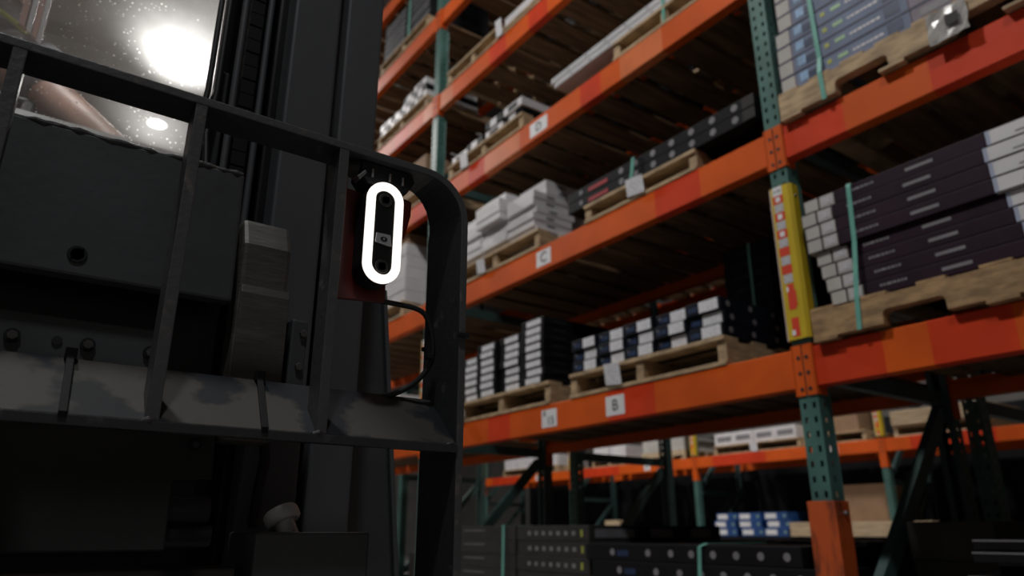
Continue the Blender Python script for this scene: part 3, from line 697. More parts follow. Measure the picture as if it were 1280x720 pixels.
pallet(2.76, 3.34, 1.11, 1.385, 0, 'floor pallet in the shade behind the flat packs', 'ends', 'pallet_old', .13)

# dark blocks added on the rear rack to stop light from the second aisle
for bay, i in (('A', 0), ('B', 1), ('C', 2)):
    for lv in (0, 1, 2, 3, 4):
        hgt = {0: .42, 1: .30 if bay != 'A' else .62, 2: .62, 3: .62, 4: .8}[lv]; zb = L2ND[lv]+.001 if lv else .001
        for c in range(2):
            b = MB(); y0 = YC[i]+.10+c*1.33; b.box(3.72, 4.66, y0, y0+1.28, zb, zb+hgt, M[('black_c', 'char_c')[(lv+c) % 2]]); o = b.build('light_blocker', None, .01)
            tag(o, 'added light blocker on the rear rack, %s, %s, %s' % (LN[lv] if lv else 'floor', BN[bay], ('near half', 'far half')[c]), 'carton', 'added light blockers of the rear rack')
# loads on the far rack
z = L3
pallet(8.58, 9.6, 5.55, 6.95, z, 'far tan pallet under white cartons, centre', 'ends', 'pallet', .13)
fw = carton('white_carton', .8, .33, .17, 'white_c', deco=[('pale_print', .04, .28, .05, .12, 'grey_p')])
for c in range(4): place(fw, (8.60, 5.6+c*.335, z+.132), 'far white carton on the second aisle rack, %s from the right' % ORD[c], group='far white cartons', jit=.006)
tag_sheet(8.566, 6.25, .12, z+.0, z+.13, 'white tag on the far pallet under white cartons')
pallet(8.58, 9.6, 7.5, 8.4, z, 'far pale notched pallet left of the yellow board', 'notched', 'pine', .14)
fg = carton('beige_carton', .8, .86, .19, 'cream_c'); place(fg, (8.60, 7.52, z+.142), 'far beige carton on the notched pallet left of the yellow board')
pallet(8.58, 9.6, 8.75, 9.6, z, 'far pallet under the pale bundle left of the rear post', 'ends', 'pallet', .13)
fs_ = carton('wrapped_bundle', .8, .38, .2, 'white_c')
for c in range(2): place(fs_, (8.6, 8.78+c*.4, z+.132), 'far white wrapped bundle, %s of two left of the rear post' % ('right', 'left')[c], group='far wrapped bundles')
pallet(8.58, 9.6, 10.6, 12.3, z, 'farthest pallet seen beside the backrest post', 'ends', 'pallet', .13)
for c in range(4): place(fs_, (8.6, 10.62+c*.42, z+.132), 'farthest white bundle beside the backrest post, %s from the right' % ORD[c], group='farthest white bundles')
for i in range(4):
    b = MB(); b.box(8.56, 8.60+.9, 3.30, 4.32, z+.132+i*.042, z+.132+i*.042+.036, M['pine']); o = b.build('plywood_sheet', None, .003); o.rotation_euler = (0, 0, 0)
    tag(o, 'far pale plywood sheet, %s, right of the yellow board' % layer(i, 4), 'plywood', 'far plywood sheets')
pallet(8.58, 9.6, 3.3, 4.32, z, 'far pallet under the plywood sheets', 'ends', 'pine', .13)
pallet(8.58, 9.6, 4.66, 5.5, z, 'far pallet behind the right rack frame', 'ends', 'pallet', .13)
place(k3, (8.62, 4.75, z+.132), 'far brown carton behind the right rack frame')
for (y, n, lab) in ((5.9, 3, 'blue'), (6.3, 3, 'blue'), (6.68, 2, 'blue')):
    pass
Y3B = [-1.2+1.78*q for q in range(9)]
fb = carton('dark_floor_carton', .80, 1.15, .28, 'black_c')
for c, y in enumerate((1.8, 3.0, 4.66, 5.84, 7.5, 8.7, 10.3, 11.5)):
    if 1: b = MB(); b.box(9.80, 9.90, Y3B[c], Y3B[c+1]-.01, .003, 2.1, M['black_c']); tag(b.build('dark_backing_sheet', None, .004), 'dark sheet added to hide the wall behind the far rack, %s from the right' % ORD[c], 'backing sheet', 'added dark sheets at the back of the far rack')  # dark sheet added to black out the wall behind the rack
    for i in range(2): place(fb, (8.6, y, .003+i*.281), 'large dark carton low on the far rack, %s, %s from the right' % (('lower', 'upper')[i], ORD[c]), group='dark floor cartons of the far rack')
bb = carton('blue_carton', .5, .36, .10, 'blue', deco=[('white_print', .17, .34, .02, .085, 'white_label'), ('green_print', .03, .06, .04, .065, 'green_p')])
k = 0
for y, n in ((5.86, 3), (6.27, 3), (6.68, 3)):
    for i in range(n): place(bb, (8.6+.0, y+(.02, -.015, .012)[(i+k) % 3], .566+i*.101), 'far blue and white carton, %s, %s stack from the right' % (layer(i, 3), ORD[k]), group='far blue cartons', jit=.004)
    k += 1
b = MB(); b.box(8.56, 8.72, 4.05, 5.83, .566, .735, M['pine']); tag(b.build('timber_beam', None, .006), 'far pale timber beam behind the scraped post guard', 'timber')
b = MB(); b.box(8.75, 9.38, 4.56, 5.3, .566, 1.17, M['kraft']); tag(b.build('kraft_crate', None, .006), 'far brown crate behind the timber beam', 'carton')
b = MB(); b.box(8.6, 8.9, 9.0, 9.35, .566, .80, M['pine']); tag(b.build('pale_box', None, .006), 'far small pale box between the two dark rear posts', 'carton')
# ------------------------------------------------------------------ the forklift
FX, FY = -.12, 1.25
fk = thing('forklift', 'black forklift facing the viewer with barred load backrest, mast and cab window', 'forklift', (FX, FY, 0))
R = lambda z: z+H
# load backrest: one bent flat strip, bars, sloping lower crossbar
b = MB(); xe, zt, rad, th = .4095, .3985, .055, .009
path = [(-.72, R(zt)), (-.3, R(zt)), (.10, R(zt)), (.25, R(zt))]
for k in range(0, 9):
    a = PI/2-k*PI/16; path.append((xe-rad+rad*math.cos(a), R(zt-rad)+rad*math.sin(a)))
path += [(xe, R(.2)), (xe, R(.05)), (xe, R(-.18))]
n = len(path); vs = []
for i, (x, zz) in enumerate(path):
    p0, p1 = path[max(i-1, 0)], path[min(i+1, n-1)]; tx, tz = p1[0]-p0[0], p1[1]-p0[1]; q = math.hypot(tx, tz); nx, nz = tz/q, -tx/q
    bk_ = .704 if x < .3 else .704+min(1, max(0, (i-3)/9))*.036
    ix, iz = x-(-nx if False else nx)*0, zz
    # inward normal is below the top run and left of the post
    inx, inz = (nx if nz < 0 or nx < 0 else -nx), (nz if nz < 0 or nx < 0 else -nz)
    if i >= n-3: inx, inz = -1, 0
    vs += [(x, .66, zz), (x, bk_, zz), (x+inx*th, bk_, zz+inz*th), (x+inx*th, .66, zz+inz*th)]
fs = [(4*i+k, 4*i+(k+1) % 4, 4*i+4+(k+1) % 4, 4*i+4+k) for i in range(n-1) for k in range(4)]+[(0,1,2,3), (4*n-4, 4*n-3, 4*n-2, 4*n-1)]
b.add(vs, fs, M['bar_steel']); br = b.build('load_backrest', fk, .0012); br.data.materials.append(M['edge_steel'])
for q in br.data.polygons:
    if q.normal.y < -.8: q.material_index = 1
for x in (-.63, -.482, -.335, -.188, -.0405, .1065, .2525):
    b = MB(); b.box(x-.0055, x+.0055, .6605, .689, R(.082), R(zt-.008), M['bar_steel']); o = b.build('bar', br, .0012); o.data.materials.append(M['edge_steel'])
    for q in o.data.polygons:
        if q.normal.y < -.8: q.material_index = 1
b = MB(); b.prism([(.66, R(.079)), (.66, R(.0875)), (.7205, R(.143)), (.728, R(.138)), (.728, R(.130)), (.672, R(.079))], 'x', -.72, .401, M['dust_steel']); cb = b.build('lower_crossbar', br, .001)
bx('crossbar_lip', br, -.72, .401, .6575, .6605, R(.0785), R(.0868), 'bar_steel', .0008)
cb['label'] = 'dusty sloping lower crossbar'
for u0, u1 in ((86, 78), (323, 331)):
    p, q = PY(u0, 455 if u0 < 200 else 477, .7195), PY(u1, 515 if u0 < 200 else 533, .6575)
    b = MB(); b.add([(p.x-.003, .716, R(.147)), (p.x+.003, .716, R(.147)), (q.x+.003, .656, R(.089)), (q.x-.003, .656, R(.089)), (p.x-.003, .716, R(.142)), (p.x+.003, .716, R(.142)), (q.x+.003, .656, R(.084)), (q.x-.003, .656, R(.084))],
        [(0,1,2,3), (4,5,6,7), (0,1,5,4), (1,2,6,5), (2,3,7,6), (3,0,4,7)], M['tie']); b.box(p.x-.0045, p.x+.0045, .712, .722, R(.141), R(.151), M['tie']); b.build('zip_tie', br, .0006)
for x in (.1065, .2525, .397):
    b = MB(); b.tube([(x-.008, .6605, R(.0868)), (x-.003, .659, R(.088)), (x+.003, .6600, R(.087))], [.0015, .003, .0015], M['bar_steel'], 8); b.build('weld_bead', br, smooth=True)
b = MB(); b.tube([(.262, .69, R(.386)), (.275, .685, R(.3825)), (.287, .682, R(.3835)), (.297, .684, R(.387))], [.008, .011, .010, .005], M['hook_steel'], 10); b.build('weld_bead', br, smooth=True)
# carriage
b = MB(); b.prism([(-.70, R(.232)), (.1855, R(.236)), (.182, R(.388)), (-.70, R(.388))], 'y', .78, .80, M['panel_steel']); cp = b.build('carriage_plate', fk, .003)
random.seed(5)
b = MB(); b.tube([(-.12+.0075*q, .7815+random.uniform(-.001, .001), R(.3875)+random.uniform(-.0008, .0012)) for q in range(41)], [.0020+random.uniform(0, .0012) for q in range(41)], M['edge_steel'], 7); b.build('worn_edge_highlight', cp)  # rough worn bead; its paler tone paints the edge highlight
b = MB(); b.tube([(.036, .7815, R(.257)), (.036, .7785, R(.257)), (.036, .7785, R(.257)), (.036, .7795, R(.257))], [.0092, .0085, .006, .0055], M['plastic'], 18, False); b.cyl((.036, .7800, R(.257)), (.036, .7790, R(.257)), .0046, M['panel_steel'], 6); b.build('recessed_bolt', cp)
b = MB(); b.prism([(-.70, R(.118)), (.128, R(.122)), (.128, R(.198)), (-.70, R(.198))], 'y', .80, .815, M['panel_steel']); lp = b.build('carriage_bar', fk, .002)
for x in (-.062, -.001, .061, .117):
    b = MB(); b.cyl((x, .80, R(.1735)), (x, .797, R(.1735)), .0068, M['plastic'], 16); b.cyl((x, .797, R(.1735)), (x, .7945, R(.1735)), .0046, M['hook_steel'], 6); b.build('bolt', lp)
b = MB(); b.cyl((.035, .7995, R(.174)), (.035, .7985, R(.174)), .0045, M['ink'], 12); b.build('bolt_hole', lp)
bx('carriage_void_sheet', fk, -.70, .185, .83, .85, R(-.3), R(.38), 'grease_void')  # near-black sheet added for the dark void behind the carriage
b = MB(); b.prism([(-.70, R(.0945)), (.192, R(.0985)), (.194, R(.051)), (.1565, R(.049)), (.158, R(-.018)), (-.70, R(-.018))], 'y', .80, .812, M['low_panel']); wp_ = b.build('lower_plate', fk, .002)
b = MB(); b.cyl((.172, .80, R(.084)), (.172, .793, R(.084)), .0058, M['plastic'], 12); b.cyl((.172, .793, R(.084)), (.172, .792, R(.084)), .0035, M['panel_steel'], 8); b.build('bolt', wp_)
b = MB(); b.tube([(.150, .826, R(.022)), (.200, .826, R(.022))], .014, M['panel_steel'], 18); b.build('roller', fk, .002, True)
b = MB(); b.tube([(.150, .826, R(-.004)), (.205, .826, R(-.004))], .011, M['panel_steel'], 18); b.build('roller', fk, .002, True)
bx('bottom_rail', fk, -.70, .199, .70, .76, R(-.075), R(-.030), 'dust_steel', .002)
bx('fork_block', fk, .214, .327, .70, .79, R(-.13), R(.0), 'panel_steel', .003)
p0 = PY(364, 676, .735); d = Vector((-.30, .42, .86)).normalized()
b = MB(); b.tube([p0, p0+d*.020], .0095, M['zinc'], 20); b.tube([p0+d*.019, p0+d*.022, p0+d*.030, p0+d*.033], [.0150, .0175, .0175, .0160], M['zinc'], 24); pn = b.build('locking_pin', fk, 0, True)
pn['label'] = 'shiny zinc plated pin with a flanged head'
pp = p0+d*.010; b = MB(); b.cyl(pp+Vector((.002, -.0088, 0)), pp+Vector((.002, -.0100, 0)), .0016, M['ink'], 10); b.build('pin_hole', pn)
# fork hook and shank
b = MB(); b.prism([(.79, R(.09)), (.79, R(.311)), (.806, R(.346)), (.829, R(.346)), (.829, R(.09))], 'x', .193, .248, M['hook_steel']); hk = b.build('fork_shank', fk, .005); hk['label'] = 'bare steel fork shank with bevelled hook top'
b = MB(); b.prism([(.787, R(.1)), (.787, R(.252)), (.790, R(.262)), (.79, R(.1))], 'x', .196, .250, M['hook_steel']); b.build('wear_face', hk, .001)
sb = bx('stop_block', fk, .260, .280, .80, .86, R(.12), R(.235), 'panel_steel', .003)
for u, v in ((379, 418), (373, 459)):
    p = PY(u, v, .80); b = MB(); b.cyl((p.x, .805, p.z), (p.x, .796, p.z), .0050, M['hook_steel'], 6); b.build('bolt', sb, .0008)
# mast: two nested channels each side, chains and hoses between
def rail(name, x0, x1, y0, y1, z0, z1, m='mast_steel'):
    return bx(name, fk, x0, x1, y0, y1, z0, z1, m, .004)
for s in (1, -1):
    X = lambda x: FX+(x-FX)*s
    def rr(n_, a, c, *r): rail(n_, min(X(a), X(c)), max(X(a), X(c)), *r)
    rr('inner_mast_rail', .239, .3055, .86, .90, .3, 3.3); rr('inner_mast_web', .228, .245, .90, 1.0, .3, 3.3, 'grease_void')
    rr('outer_mast_rail', .316, .3725, .86, .90, .25, 3.0); rr('outer_mast_web', .306, .330, .905, 1.06, .25, 3.0, 'grease_void')
    for xx, r_ in ((.150, .004), (.161, .004)):
        b = MB(); b.tube([(X(xx), .905, 3.3), (X(xx), .905, 2.2), (X(xx)-.000, .905, R(.56)), (X(xx)-.006, .90, R(.49)), (X(xx), .88, R(.40))], r_, M['rubber'], 10); b.build('hydraulic_hose', fk, 0, True)
    ch = thing('lift_chain', None, None); ch.parent = fk; ch.location = (X(.197)-FX, .90-FY, 0)
    if 'lk' not in globals():
        b = MB()
        for zz in range(92): 
            z0 = .9+zz*.022
            b.box(-.009, .009, -.006+(.001 if zz % 2 else 0), .006, z0, z0+.020, M['grease_void'])
        b.mats = [M['grease_void']]; lk = b.build('chain_links', ch); lk['kind'] = 'stuff'
        lk.location = (0, 0, 0)
        for vv in lk.data.vertices: vv.co += Vector((X(.197), .90, 0))
    else: share('chain_links', lk.data, ch, (0, 0, 0))['kind'] = 'stuff'
    for xx in (.180, .2145):
        b = MB(); b.tube([(X(xx), .895, .8), (X(xx), .895, 3.3)], .0045, M['mast_steel'], 10); b.build('guide_rod', fk, 0, True)
    rr('mast_dark_backing', .168, .240, .94, .985, .4, 3.25, 'grease_void')  # dark backing added so the mast interior stays black
bx('mast_crossmember', fk, -.60, .36, .91, .99, 3.0, 3.15, 'mast_steel', .004)
bx('mast_crossmember', fk, -.60, .36, .905, .99, .30, .46, 'mast_steel', .004)
b = MB(); b.prism([(.153, R(.54)), (.166, R(.60)), (.176, R(.60)), (.176, R(.40)), (.150, R(.40))], 'y', .915, .935, M['black_steel']); b.build('hose_bracket', fk, .002)
b = MB(); b.prism([(.34, R(.345)), (.4385, R(.345)), (.4805, R(-.06)), (.52, R(-.42)), (.34, R(-.42))], 'y', .95, .99, M['panel_steel']); fd = b.build('front_fender', fk, .003); fd['label'] = 'slanting dull grey fender plate beside the mast'
b = MB(); b.prism([(.4395, R(.345)), (.4455, R(.345)), (.4885, R(-.06)), (.529, R(-.42)), (.521, R(-.42)), (.4815, R(-.06))], 'y', .945, 1.0, M['mast_steel']); b.build('fender_edge', fd, .001)
# hose in the dark under the crossbar
b = MB(); b.tube([PY(330, 540, .86), PY(331, 575, .86), PY(322, 615, .86), PY(316, 660, .86)], .006, M['rubber'], 10); b.build('hydraulic_hose', fk, 0, True)
# chassis, cab, wheels
b = MB(); b.prism([(1.12, .30), (1.12, 1.12), (1.22, 1.24), (1.34, 1.24), (1.38, .715), (1.80, .715), (1.80, 1.02), (2.55, 1.02), (3.05, 1.20), (3.15, .95), (3.10, .30)], 'x', -.62, .42, M['panel_steel']); b.build('chassis', fk, .03)
for x in (-.60, .36):
    for y, r_ in ((1.42, .33), (2.75, .27)):
        b = MB(); w0 = x-.13 if x < 0 else x+.03
        if y < 2: w0 = x-.20 if x < 0 else x+.075
        b.tube([(w0-.0, y, r_), (w0+.02, y, r_), (w0+.11, y, r_), (w0+.13, y, r_)], [r_*.86, r_, r_, r_*.86], M['rubber'], 32); wl = b.build('wheel', fk, 0, True)
        b = MB(); b.tube([(w0-.004, y, r_), (w0+.134, y, r_)], r_*.5, M['steel'], 24); b.build('hub', wl)
for x, y0, y1 in ((-.66, 1.16, 1.28), (.46, 1.16, 1.28), (-.70, 2.78, 2.80), (.50, 2.78, 2.80)):
    b = MB(); b.tube([(x, y0, .9), (x, y1, 2.6)], .032, M['black_steel'], 12); b.build('guard_pillar', fk, 0, True)
for x in (-.70, .50): bx('guard_side_rail', fk, x-.035, x+.035, 1.26, 2.82, 2.58, 2.65, 'black_steel', .006)
for k in range(6):
    y = 1.28+k*.304; bx('guard_roof_bar', fk, -.67, .47, y-.012, y+.012, 2.59, 2.64, 'black_steel', .004)
wn = bx('windscreen', fk, -.62, .42, 1.190, 1.196, 1.18, 2.56, 'clear'); wn.data.materials.append(M['glass']); min(wn.data.polygons, key=lambda q: q.center.y).material_index = 1; wn['label'] = 'scratched dusty clear windscreen'
b = MB(); b.box(-.66, .46, 1.175, 1.21, 1.12, 1.18, M['black_steel']); b.build('windscreen_sill', fk, .004)
bx('seat_cushion', fk, -.40, .10, 1.84, 2.24, 1.02, 1.072, 'seat', .02)
b = MB(); b.prism([(2.26, 1.10), (2.40, 1.70), (2.48, 1.70), (2.36, 1.10)], 'x', -.38, .08, M['seat']); b.build('seat_backrest', fk, .03)
SW = PY(88, 170, 1.42); SW.x = -.06
b = MB(); tn = Vector((0, -.62, .78)); ax = Vector((1, 0, 0)); ay = tn.cross(ax)
cpts = [SW+(ax*math.cos(2*PI*k/36)+ay*math.sin(2*PI*k/36))*.17 for k in range(37)]
b.tube(cpts, .013, M['plastic'], 10); b.tube([SW-ax*.16, SW, SW+ax*.16], .011, M['plastic'], 8); b.tube([SW, SW+ay*.16], .011, M['plastic'], 8); b.cyl(SW-tn*.02, SW+tn*.015, .04, M['plastic'], 16)
b.build('steering_wheel', fk, 0, True)
b = MB(); b.tube([SW-tn*.02, SW-tn*.26], .028, M['plastic'], 12); b.build('steering_column', fk, 0, True)

# ------------------------------------------------------------------ camera ring light on the backrest
cl = thing('camera_ring_light', 'lit white oval ring light with black camera face, hung in the backrest corner', 'camera light', (.302, .68, R(.31)))
cx, cz, hw, hh = .3030, R(.3055), .0213, .0582
def stadium(w, h_, n_=20):
    r_ = w; p = []
    for k in range(n_+1): a = PI*k/n_; p.append((r_*math.cos(a), (h_-r_)+r_*math.sin(a)))
    for k in range(n_+1): a = PI+PI*k/n_; p.append((r_*math.cos(a), -(h_-r_)+r_*math.sin(a)))
    return p
def stad_prism(name, w, h_, y0, y1, m, par, bev=0):
    b = MB(); b.prism([(cx+x, cz+z_) for x, z_ in stadium(w, h_)], 'y', y0, y1, M[m]); return b.build(name, par, bev)
stad_prism('housing', hw, hh, .664, .690, 'plastic', cl, .002)
b = MB(); o_, i_ = stadium(hw-.0002, hh-.0002), stadium(hw-.0092, hh-.0092); n = len(o_)
vs = [(cx+x, .6575, cz+z_) for x, z_ in o_]+[(cx+x, .6575, cz+z_) for x, z_ in i_]+[(cx+x, .664, cz+z_) for x, z_ in o_]+[(cx+x, .664, cz+z_) for x, z_ in i_]
fs = []
for k in range(n):
    q = (k+1) % n; fs += [(k, q, n+q, n+k), (2*n+k, 3*n+k, 3*n+q, 2*n+q), (k, 2*n+k, 2*n+q, q), (n+k, n+q, 3*n+q, 3*n+k)]
b.add(vs, fs, M['ring_on']); b.build('ring_diffuser', cl, .0015)
fc = stad_prism('camera_face', hw-.0095, hh-.0095, .6600, .664, 'lens_face', cl, .0008)
for du, rr_, nm in ((.0375, .0078, 'lens'), (-.0395, .0078, 'lens'), (-.011, .0034, 'sensor_window')):
    b = MB(); z_ = cz+du
    b.tube([(cx, .6602, z_), (cx, .6588, z_), (cx, .6588, z_), (cx, .6596, z_)], [rr_, rr_*.92, rr_*.56, rr_*.52], M['char_c'], 24, False)
    b.cyl((cx, .6600, z_), (cx, .6594, z_), rr_*.56, M['grey_p'], 20); b.cyl((cx, .6594, z_), (cx, .6591, z_), rr_*.32, M['lens_face'], 20); ln = b.build(nm, cl, 0, True)  # grey ring paints a glint into the lens
    b = MB(); b.cyl((cx, .6591, z_), (cx, .6589, z_), rr_*.17, M['grey_tag'], 12); b.build('lens_glint', ln)
zt_ = cz-.0080
b = MB(); b.prism([(cx-.0095, zt_-.0055), (cx+.006, zt_-.0072), (cx+.0095, zt_-.0065), (cx+.0075, zt_+.0055), (cx-.0085, zt_+.0050)], 'y', .6585, .6600, M['grey_tag']); tg_ = b.build('logo_plate', cl, .0003); tg_['label'] = 'grey plate with a black eye emblem'
b = MB(); zz_ = zt_-.0008
b.prism([(cx-.0040*math.cos(PI*k/8), zz_+.0026*math.sin(PI*k/8)) for k in range(9)]+[(cx+.0040*math.cos(PI*k/8), zz_-.0026*math.sin(PI*k/8)) for k in range(1, 8)], 'y', .6581, .6586, M['ink']); em = b.build('eye_emblem', tg_)
b = MB(); b.cyl((cx, .6581, zz_), (cx, .6578, zz_), .0012, M['grey_tag'], 12); b.build('emblem_dot', tg_)
b = MB(); b.prism([(.258, R(.232)), (.3235, R(.238)), (.3245, R(.243)), (.3215, R(.36)), (.258, R(.362))], 'y', .692, .697, M['maroon']); bp = b.build('bracket_plate', cl, .001); bp['label'] = 'dark red painted bracket plate'
b = MB(); b.prism([(.2575, R(.232)), (.2615, R(.232)), (.2615, R(.362)), (.2575, R(.362))], 'y', .668, .697, M['maroon']); b.build('bracket_flange', cl, .0008)
b = MB(); b.prism([(.320, R(.368)), (.3485, R(.364)), (.3480, R(.345)), (.342, R(.318)), (.331, R(.304)), (.320, R(.300))], 'y', .685, .712, M['maroon']); b.build('bracket_arm', cl, .004)
b = MB(); b.prism([(.277, R(.3885)), (.338, R(.3885)), (.342, R(.378)), (.332, R(.362)), (.284, R(.362)), (.276, R(.372))], 'y', .668, .698, M['plastic']); mt_ = b.build('clamp_mount', cl, .002)
for x in (.289, .310, .326):
    b = MB(); b.cyl((x, .6675, R(.370)), (x, .6675, R(.380)), .0016, M['steel'], 8); b.build('screw', mt_)
b = MB(); b.prism([(.270, R(.365)), (.279, R(.375)), (.281, R(.372)), (.273, R(.361))], 'y', .664, .676, M['steel']); b.build('clamp_lever', mt_, .0008)
cp_ = [PY(463, 362, .705), PY(468, 374, .703), PY(480, 377, .70), PY(500, 381, .697), PY(518, 385, .695), PY(531, 393, .694), PY(538, 410, .694), PY(541, 430, .695), PY(540, 448, .697), PY(533, 463, .70), PY(520, 477, .706), PY(505, 487, .712), PY(490, 493, .716), PY(478, 495, .722), PY(466, 497, .735)]
b = MB()
fine = []
for i in range(len(cp_)-1):
    a0, a1, a2, a3 = cp_[max(i-1, 0)], cp_[i], cp_[i+1], cp_[min(i+2, len(cp_)-1)]
    for t_ in (0, .33, .66): fine.append(.5*((2*a1)+(a2-a0)*t_+(2*a0-5*a1+4*a2-a3)*t_*t_+(3*a1-a0-3*a2+a3)*t_**3))
b.tube(fine+[cp_[-1]], .0030, M['rubber'], 12); cbl = b.build('power_cable', cl, 0, True); cbl['label'] = 'black cable looping round to the crossbar'
zp = R(.206)
b = MB(); b.prism([(.3985, .655), (.4115, .655), (.4115, .742), (.3985, .742), (.3985, .738), (.4100, .738), (.4100, .659), (.3985, .659)], 'z', zp-.0025, zp+.0025, M['plastic']); b.build('zip_tie', cl, .0006)
p = PY(537, 446, .694); b = MB(); b.box(p.x-.004, p.x+.003, .690, .699, p.z-.003, p.z+.003, M['plastic']); b.build('cable_clip', cl, .001)

# ------------------------------------------------------------------ the driver
def skin_mesh(nodes_, edges_, root, sub=2):
    me = bpy.data.meshes.new('skin_graph'); names = list(nodes_); ix = {k: i for i, k in enumerate(names)}
    me.from_pydata([nodes_[k][0] for k in names], [(ix[a], ix[c]) for a, c in edges_], [])
    o = bpy.data.objects.new('skin_graph', me); COL.objects.link(o); md = o.modifiers.new('s', 'SKIN'); md.use_smooth_shade = True
    for k in names:
        r_ = nodes_[k][1]; sv = me.skin_vertices[0].data[ix[k]]; sv.radius = r_ if isinstance(r_, tuple) else (r_, r_); sv.use_root = (k == root)
    sd = o.modifiers.new('d', 'SUBSURF'); sd.levels = sub; sd.render_levels = sub
    bpy.context.view_layer.update()
    m2 = bpy.data.meshes.new_from_object(o.evaluated_get(bpy.context.evaluated_depsgraph_get())); bpy.data.objects.remove(o); return m2
V = Vector
nk = PY(-12, 4, 1.80)
shl = PY(33, 58, 1.80); shr = V((2*nk.x-shl.x-.05, 1.80, shl.z))
hip = V((nk.x, 2.02, 1.235))
elL = PY(74, 131, 1.54); hdL = PY(146, 188, 1.335); elR = V((shr.x-.08, 1.62, elL.z-.02)); hdR = V((SW.x-.15, 1.36, SW.z+.07))
N = {'hip': (hip, .15), 'belly': (hip.lerp(nk, .38)+V((0, -.02, 0)), .155), 'chest': (hip.lerp(nk, .70)+V((0, .01, 0)), .165),
     'clL': (nk.lerp(shl, .55)+V((0, .02, -.075)), .085), 'clR': (nk.lerp(shr, .55)+V((0, .02, -.075)), .085),
     'neckbase': (nk+V((0, .0, -.03)), .080), 'neck': (nk+V((0, -.025, .05)), .056), 'head': (nk+V((0, -.045, .12)), .06),
     'shL': (shl+V((-.035, 0, -.03)), .066), 'elL': (elL, .045), 'wrL': (elL.lerp(hdL, .86), .030), 'shR': (shr+V((.035, 0, -.03)), .066), 'elR': (elR, .045), 'wrR': (elR.lerp(hdR, .86), .030)}
E_ = [('hip', 'belly'), ('belly', 'chest'), ('chest', 'neckbase'), ('neckbase', 'neck'), ('neck', 'head'), ('chest', 'clL'), ('clL', 'shL'), ('shL', 'elL'), ('elL', 'wrL'), ('chest', 'clR'), ('clR', 'shR'), ('shR', 'elR'), ('elR', 'wrR')]
for s, sg in (('L', 1), ('R', -1)):
    kn = hip+V((sg*.13, -.46, .0)); an = kn+V((0, -.06, -.42))
    N['th'+s] = (hip+V((sg*.10, -.06, -.02)), .095); N['kn'+s] = (kn, .062); N['an'+s] = (an, .042); N['ft'+s] = (an+V((0, -.09, -.045)), (.045, .032))
    E_ += [('hip', 'th'+s), ('th'+s, 'kn'+s), ('kn'+s, 'an'+s), ('an'+s, 'ft'+s)]
    w_ = N['wr'+s][0]; h_ = hdL if s == 'L' else hdR; dr = (h_-N['el'+s][0]).normalized(); side = V((sg, 0, 0)); side = (side-dr*side.dot(dr)).normalized(); dn = dr.cross(side)*(-1); dn = -dn if dn.z > 0 else dn
    N['pm'+s] = (w_+dr*.075, (.036, .018)); E_.append(('wr'+s, 'pm'+s))
    for q, (off_, ln_) in enumerate(((-.030, .070), (-.010, .080), (.011, .076), (.031, .060))):
        k0 = w_+dr*.105+side*off_; k1 = k0+dr*ln_*.45+dn*.012; k2 = k1+dr*ln_*.15+dn*ln_*.42; k3 = k2-dr*ln_*.22+dn*ln_*.14
        for j, (kk, rr_) in enumerate(((k0, .0100), (k1, .0092), (k2, .0085), (k3, .0075))): N['f%s%d%d' % (s, q, j)] = (kk, rr_)
        E_ += [('pm'+s, 'f%s%d0' % (s, q))]+[('f%s%d%d' % (s, q, j), 'f%s%d%d' % (s, q, j+1)) for j in range(3)]
    t0 = w_+dr*.045-side*sg*.036; t1 = t0+dr*.030-side*sg*.018+dn*.010; t2 = t1+dr*.030+dn*.018
    for j, (kk, rr_) in enumerate(((t0, .0120), (t1, .0105), (t2, .0090))): N['t%s%d' % (s, j)] = (kk, rr_)
    E_ += [('pm'+s, 't%s0' % s), ('t%s0' % s, 't%s1' % s), ('t%s1' % s, 't%s2' % s)]
pr = thing('person', 'person in a grey shirt with yellow collar edge, driving behind the forklift windscreen', 'person', (hip.x, hip.y, 1.12))
bm = bmesh.new(); bm.from_mesh(skin_mesh(N, E_, 'hip'))
# head, with face, joined to the same surface mesh
hc = nk+V((0, -.06, .185))
def ball(c, r_, useg=20, v_=14, f=None):
    g = bmesh.ops.create_uvsphere(bm, u_segments=useg, v_segments=v_, radius=1)['verts']
    for q in g:
        p_ = q.co.copy()
        if f: p_ = f(p_)
        q.co = c+V((p_.x*r_[0], p_.y*r_[1], p_.z*r_[2]))
def skull(p_):
    if p_.z < 0: p_.x *= 1-.28*abs(p_.z); p_.y = p_.y*(1-.1*abs(p_.z))-.08*abs(p_.z)
    if p_.y < -.6 and -.3 < p_.z < .25: p_.y += .03
    return p_
ball(hc, (.078, .098, .120), 28, 20, skull)
ball(hc+V((0, -.100, -.018)), (.012, .015, .022)); ball(hc+V((0, -.095, .012)), (.008, .010, .026))
for sx in (-1, 1): ball(hc+V((sx*.080, .008, -.01)), (.012, .022, .034), 12, 10); ball(hc+V((sx*.032, -.085, .014)), (.0125, .010, .008), 12, 8)
ball(hc+V((0, -.092, -.058)), (.026, .010, .006), 12, 8); ball(hc+V((0, -.090, -.068)), (.022, .011, .006), 12, 8)
me = bpy.data.meshes.new('body'); bm.to_mesh(me); bm.free(); me.transform(Matrix.Translation(-pr.location)); me.materials.append(M['skin'])
me.polygons.foreach_set('use_smooth', [True]*len(me.polygons)); bd = bpy.data.objects.new('body', me); COL.objects.link(bd); bd.parent = pr
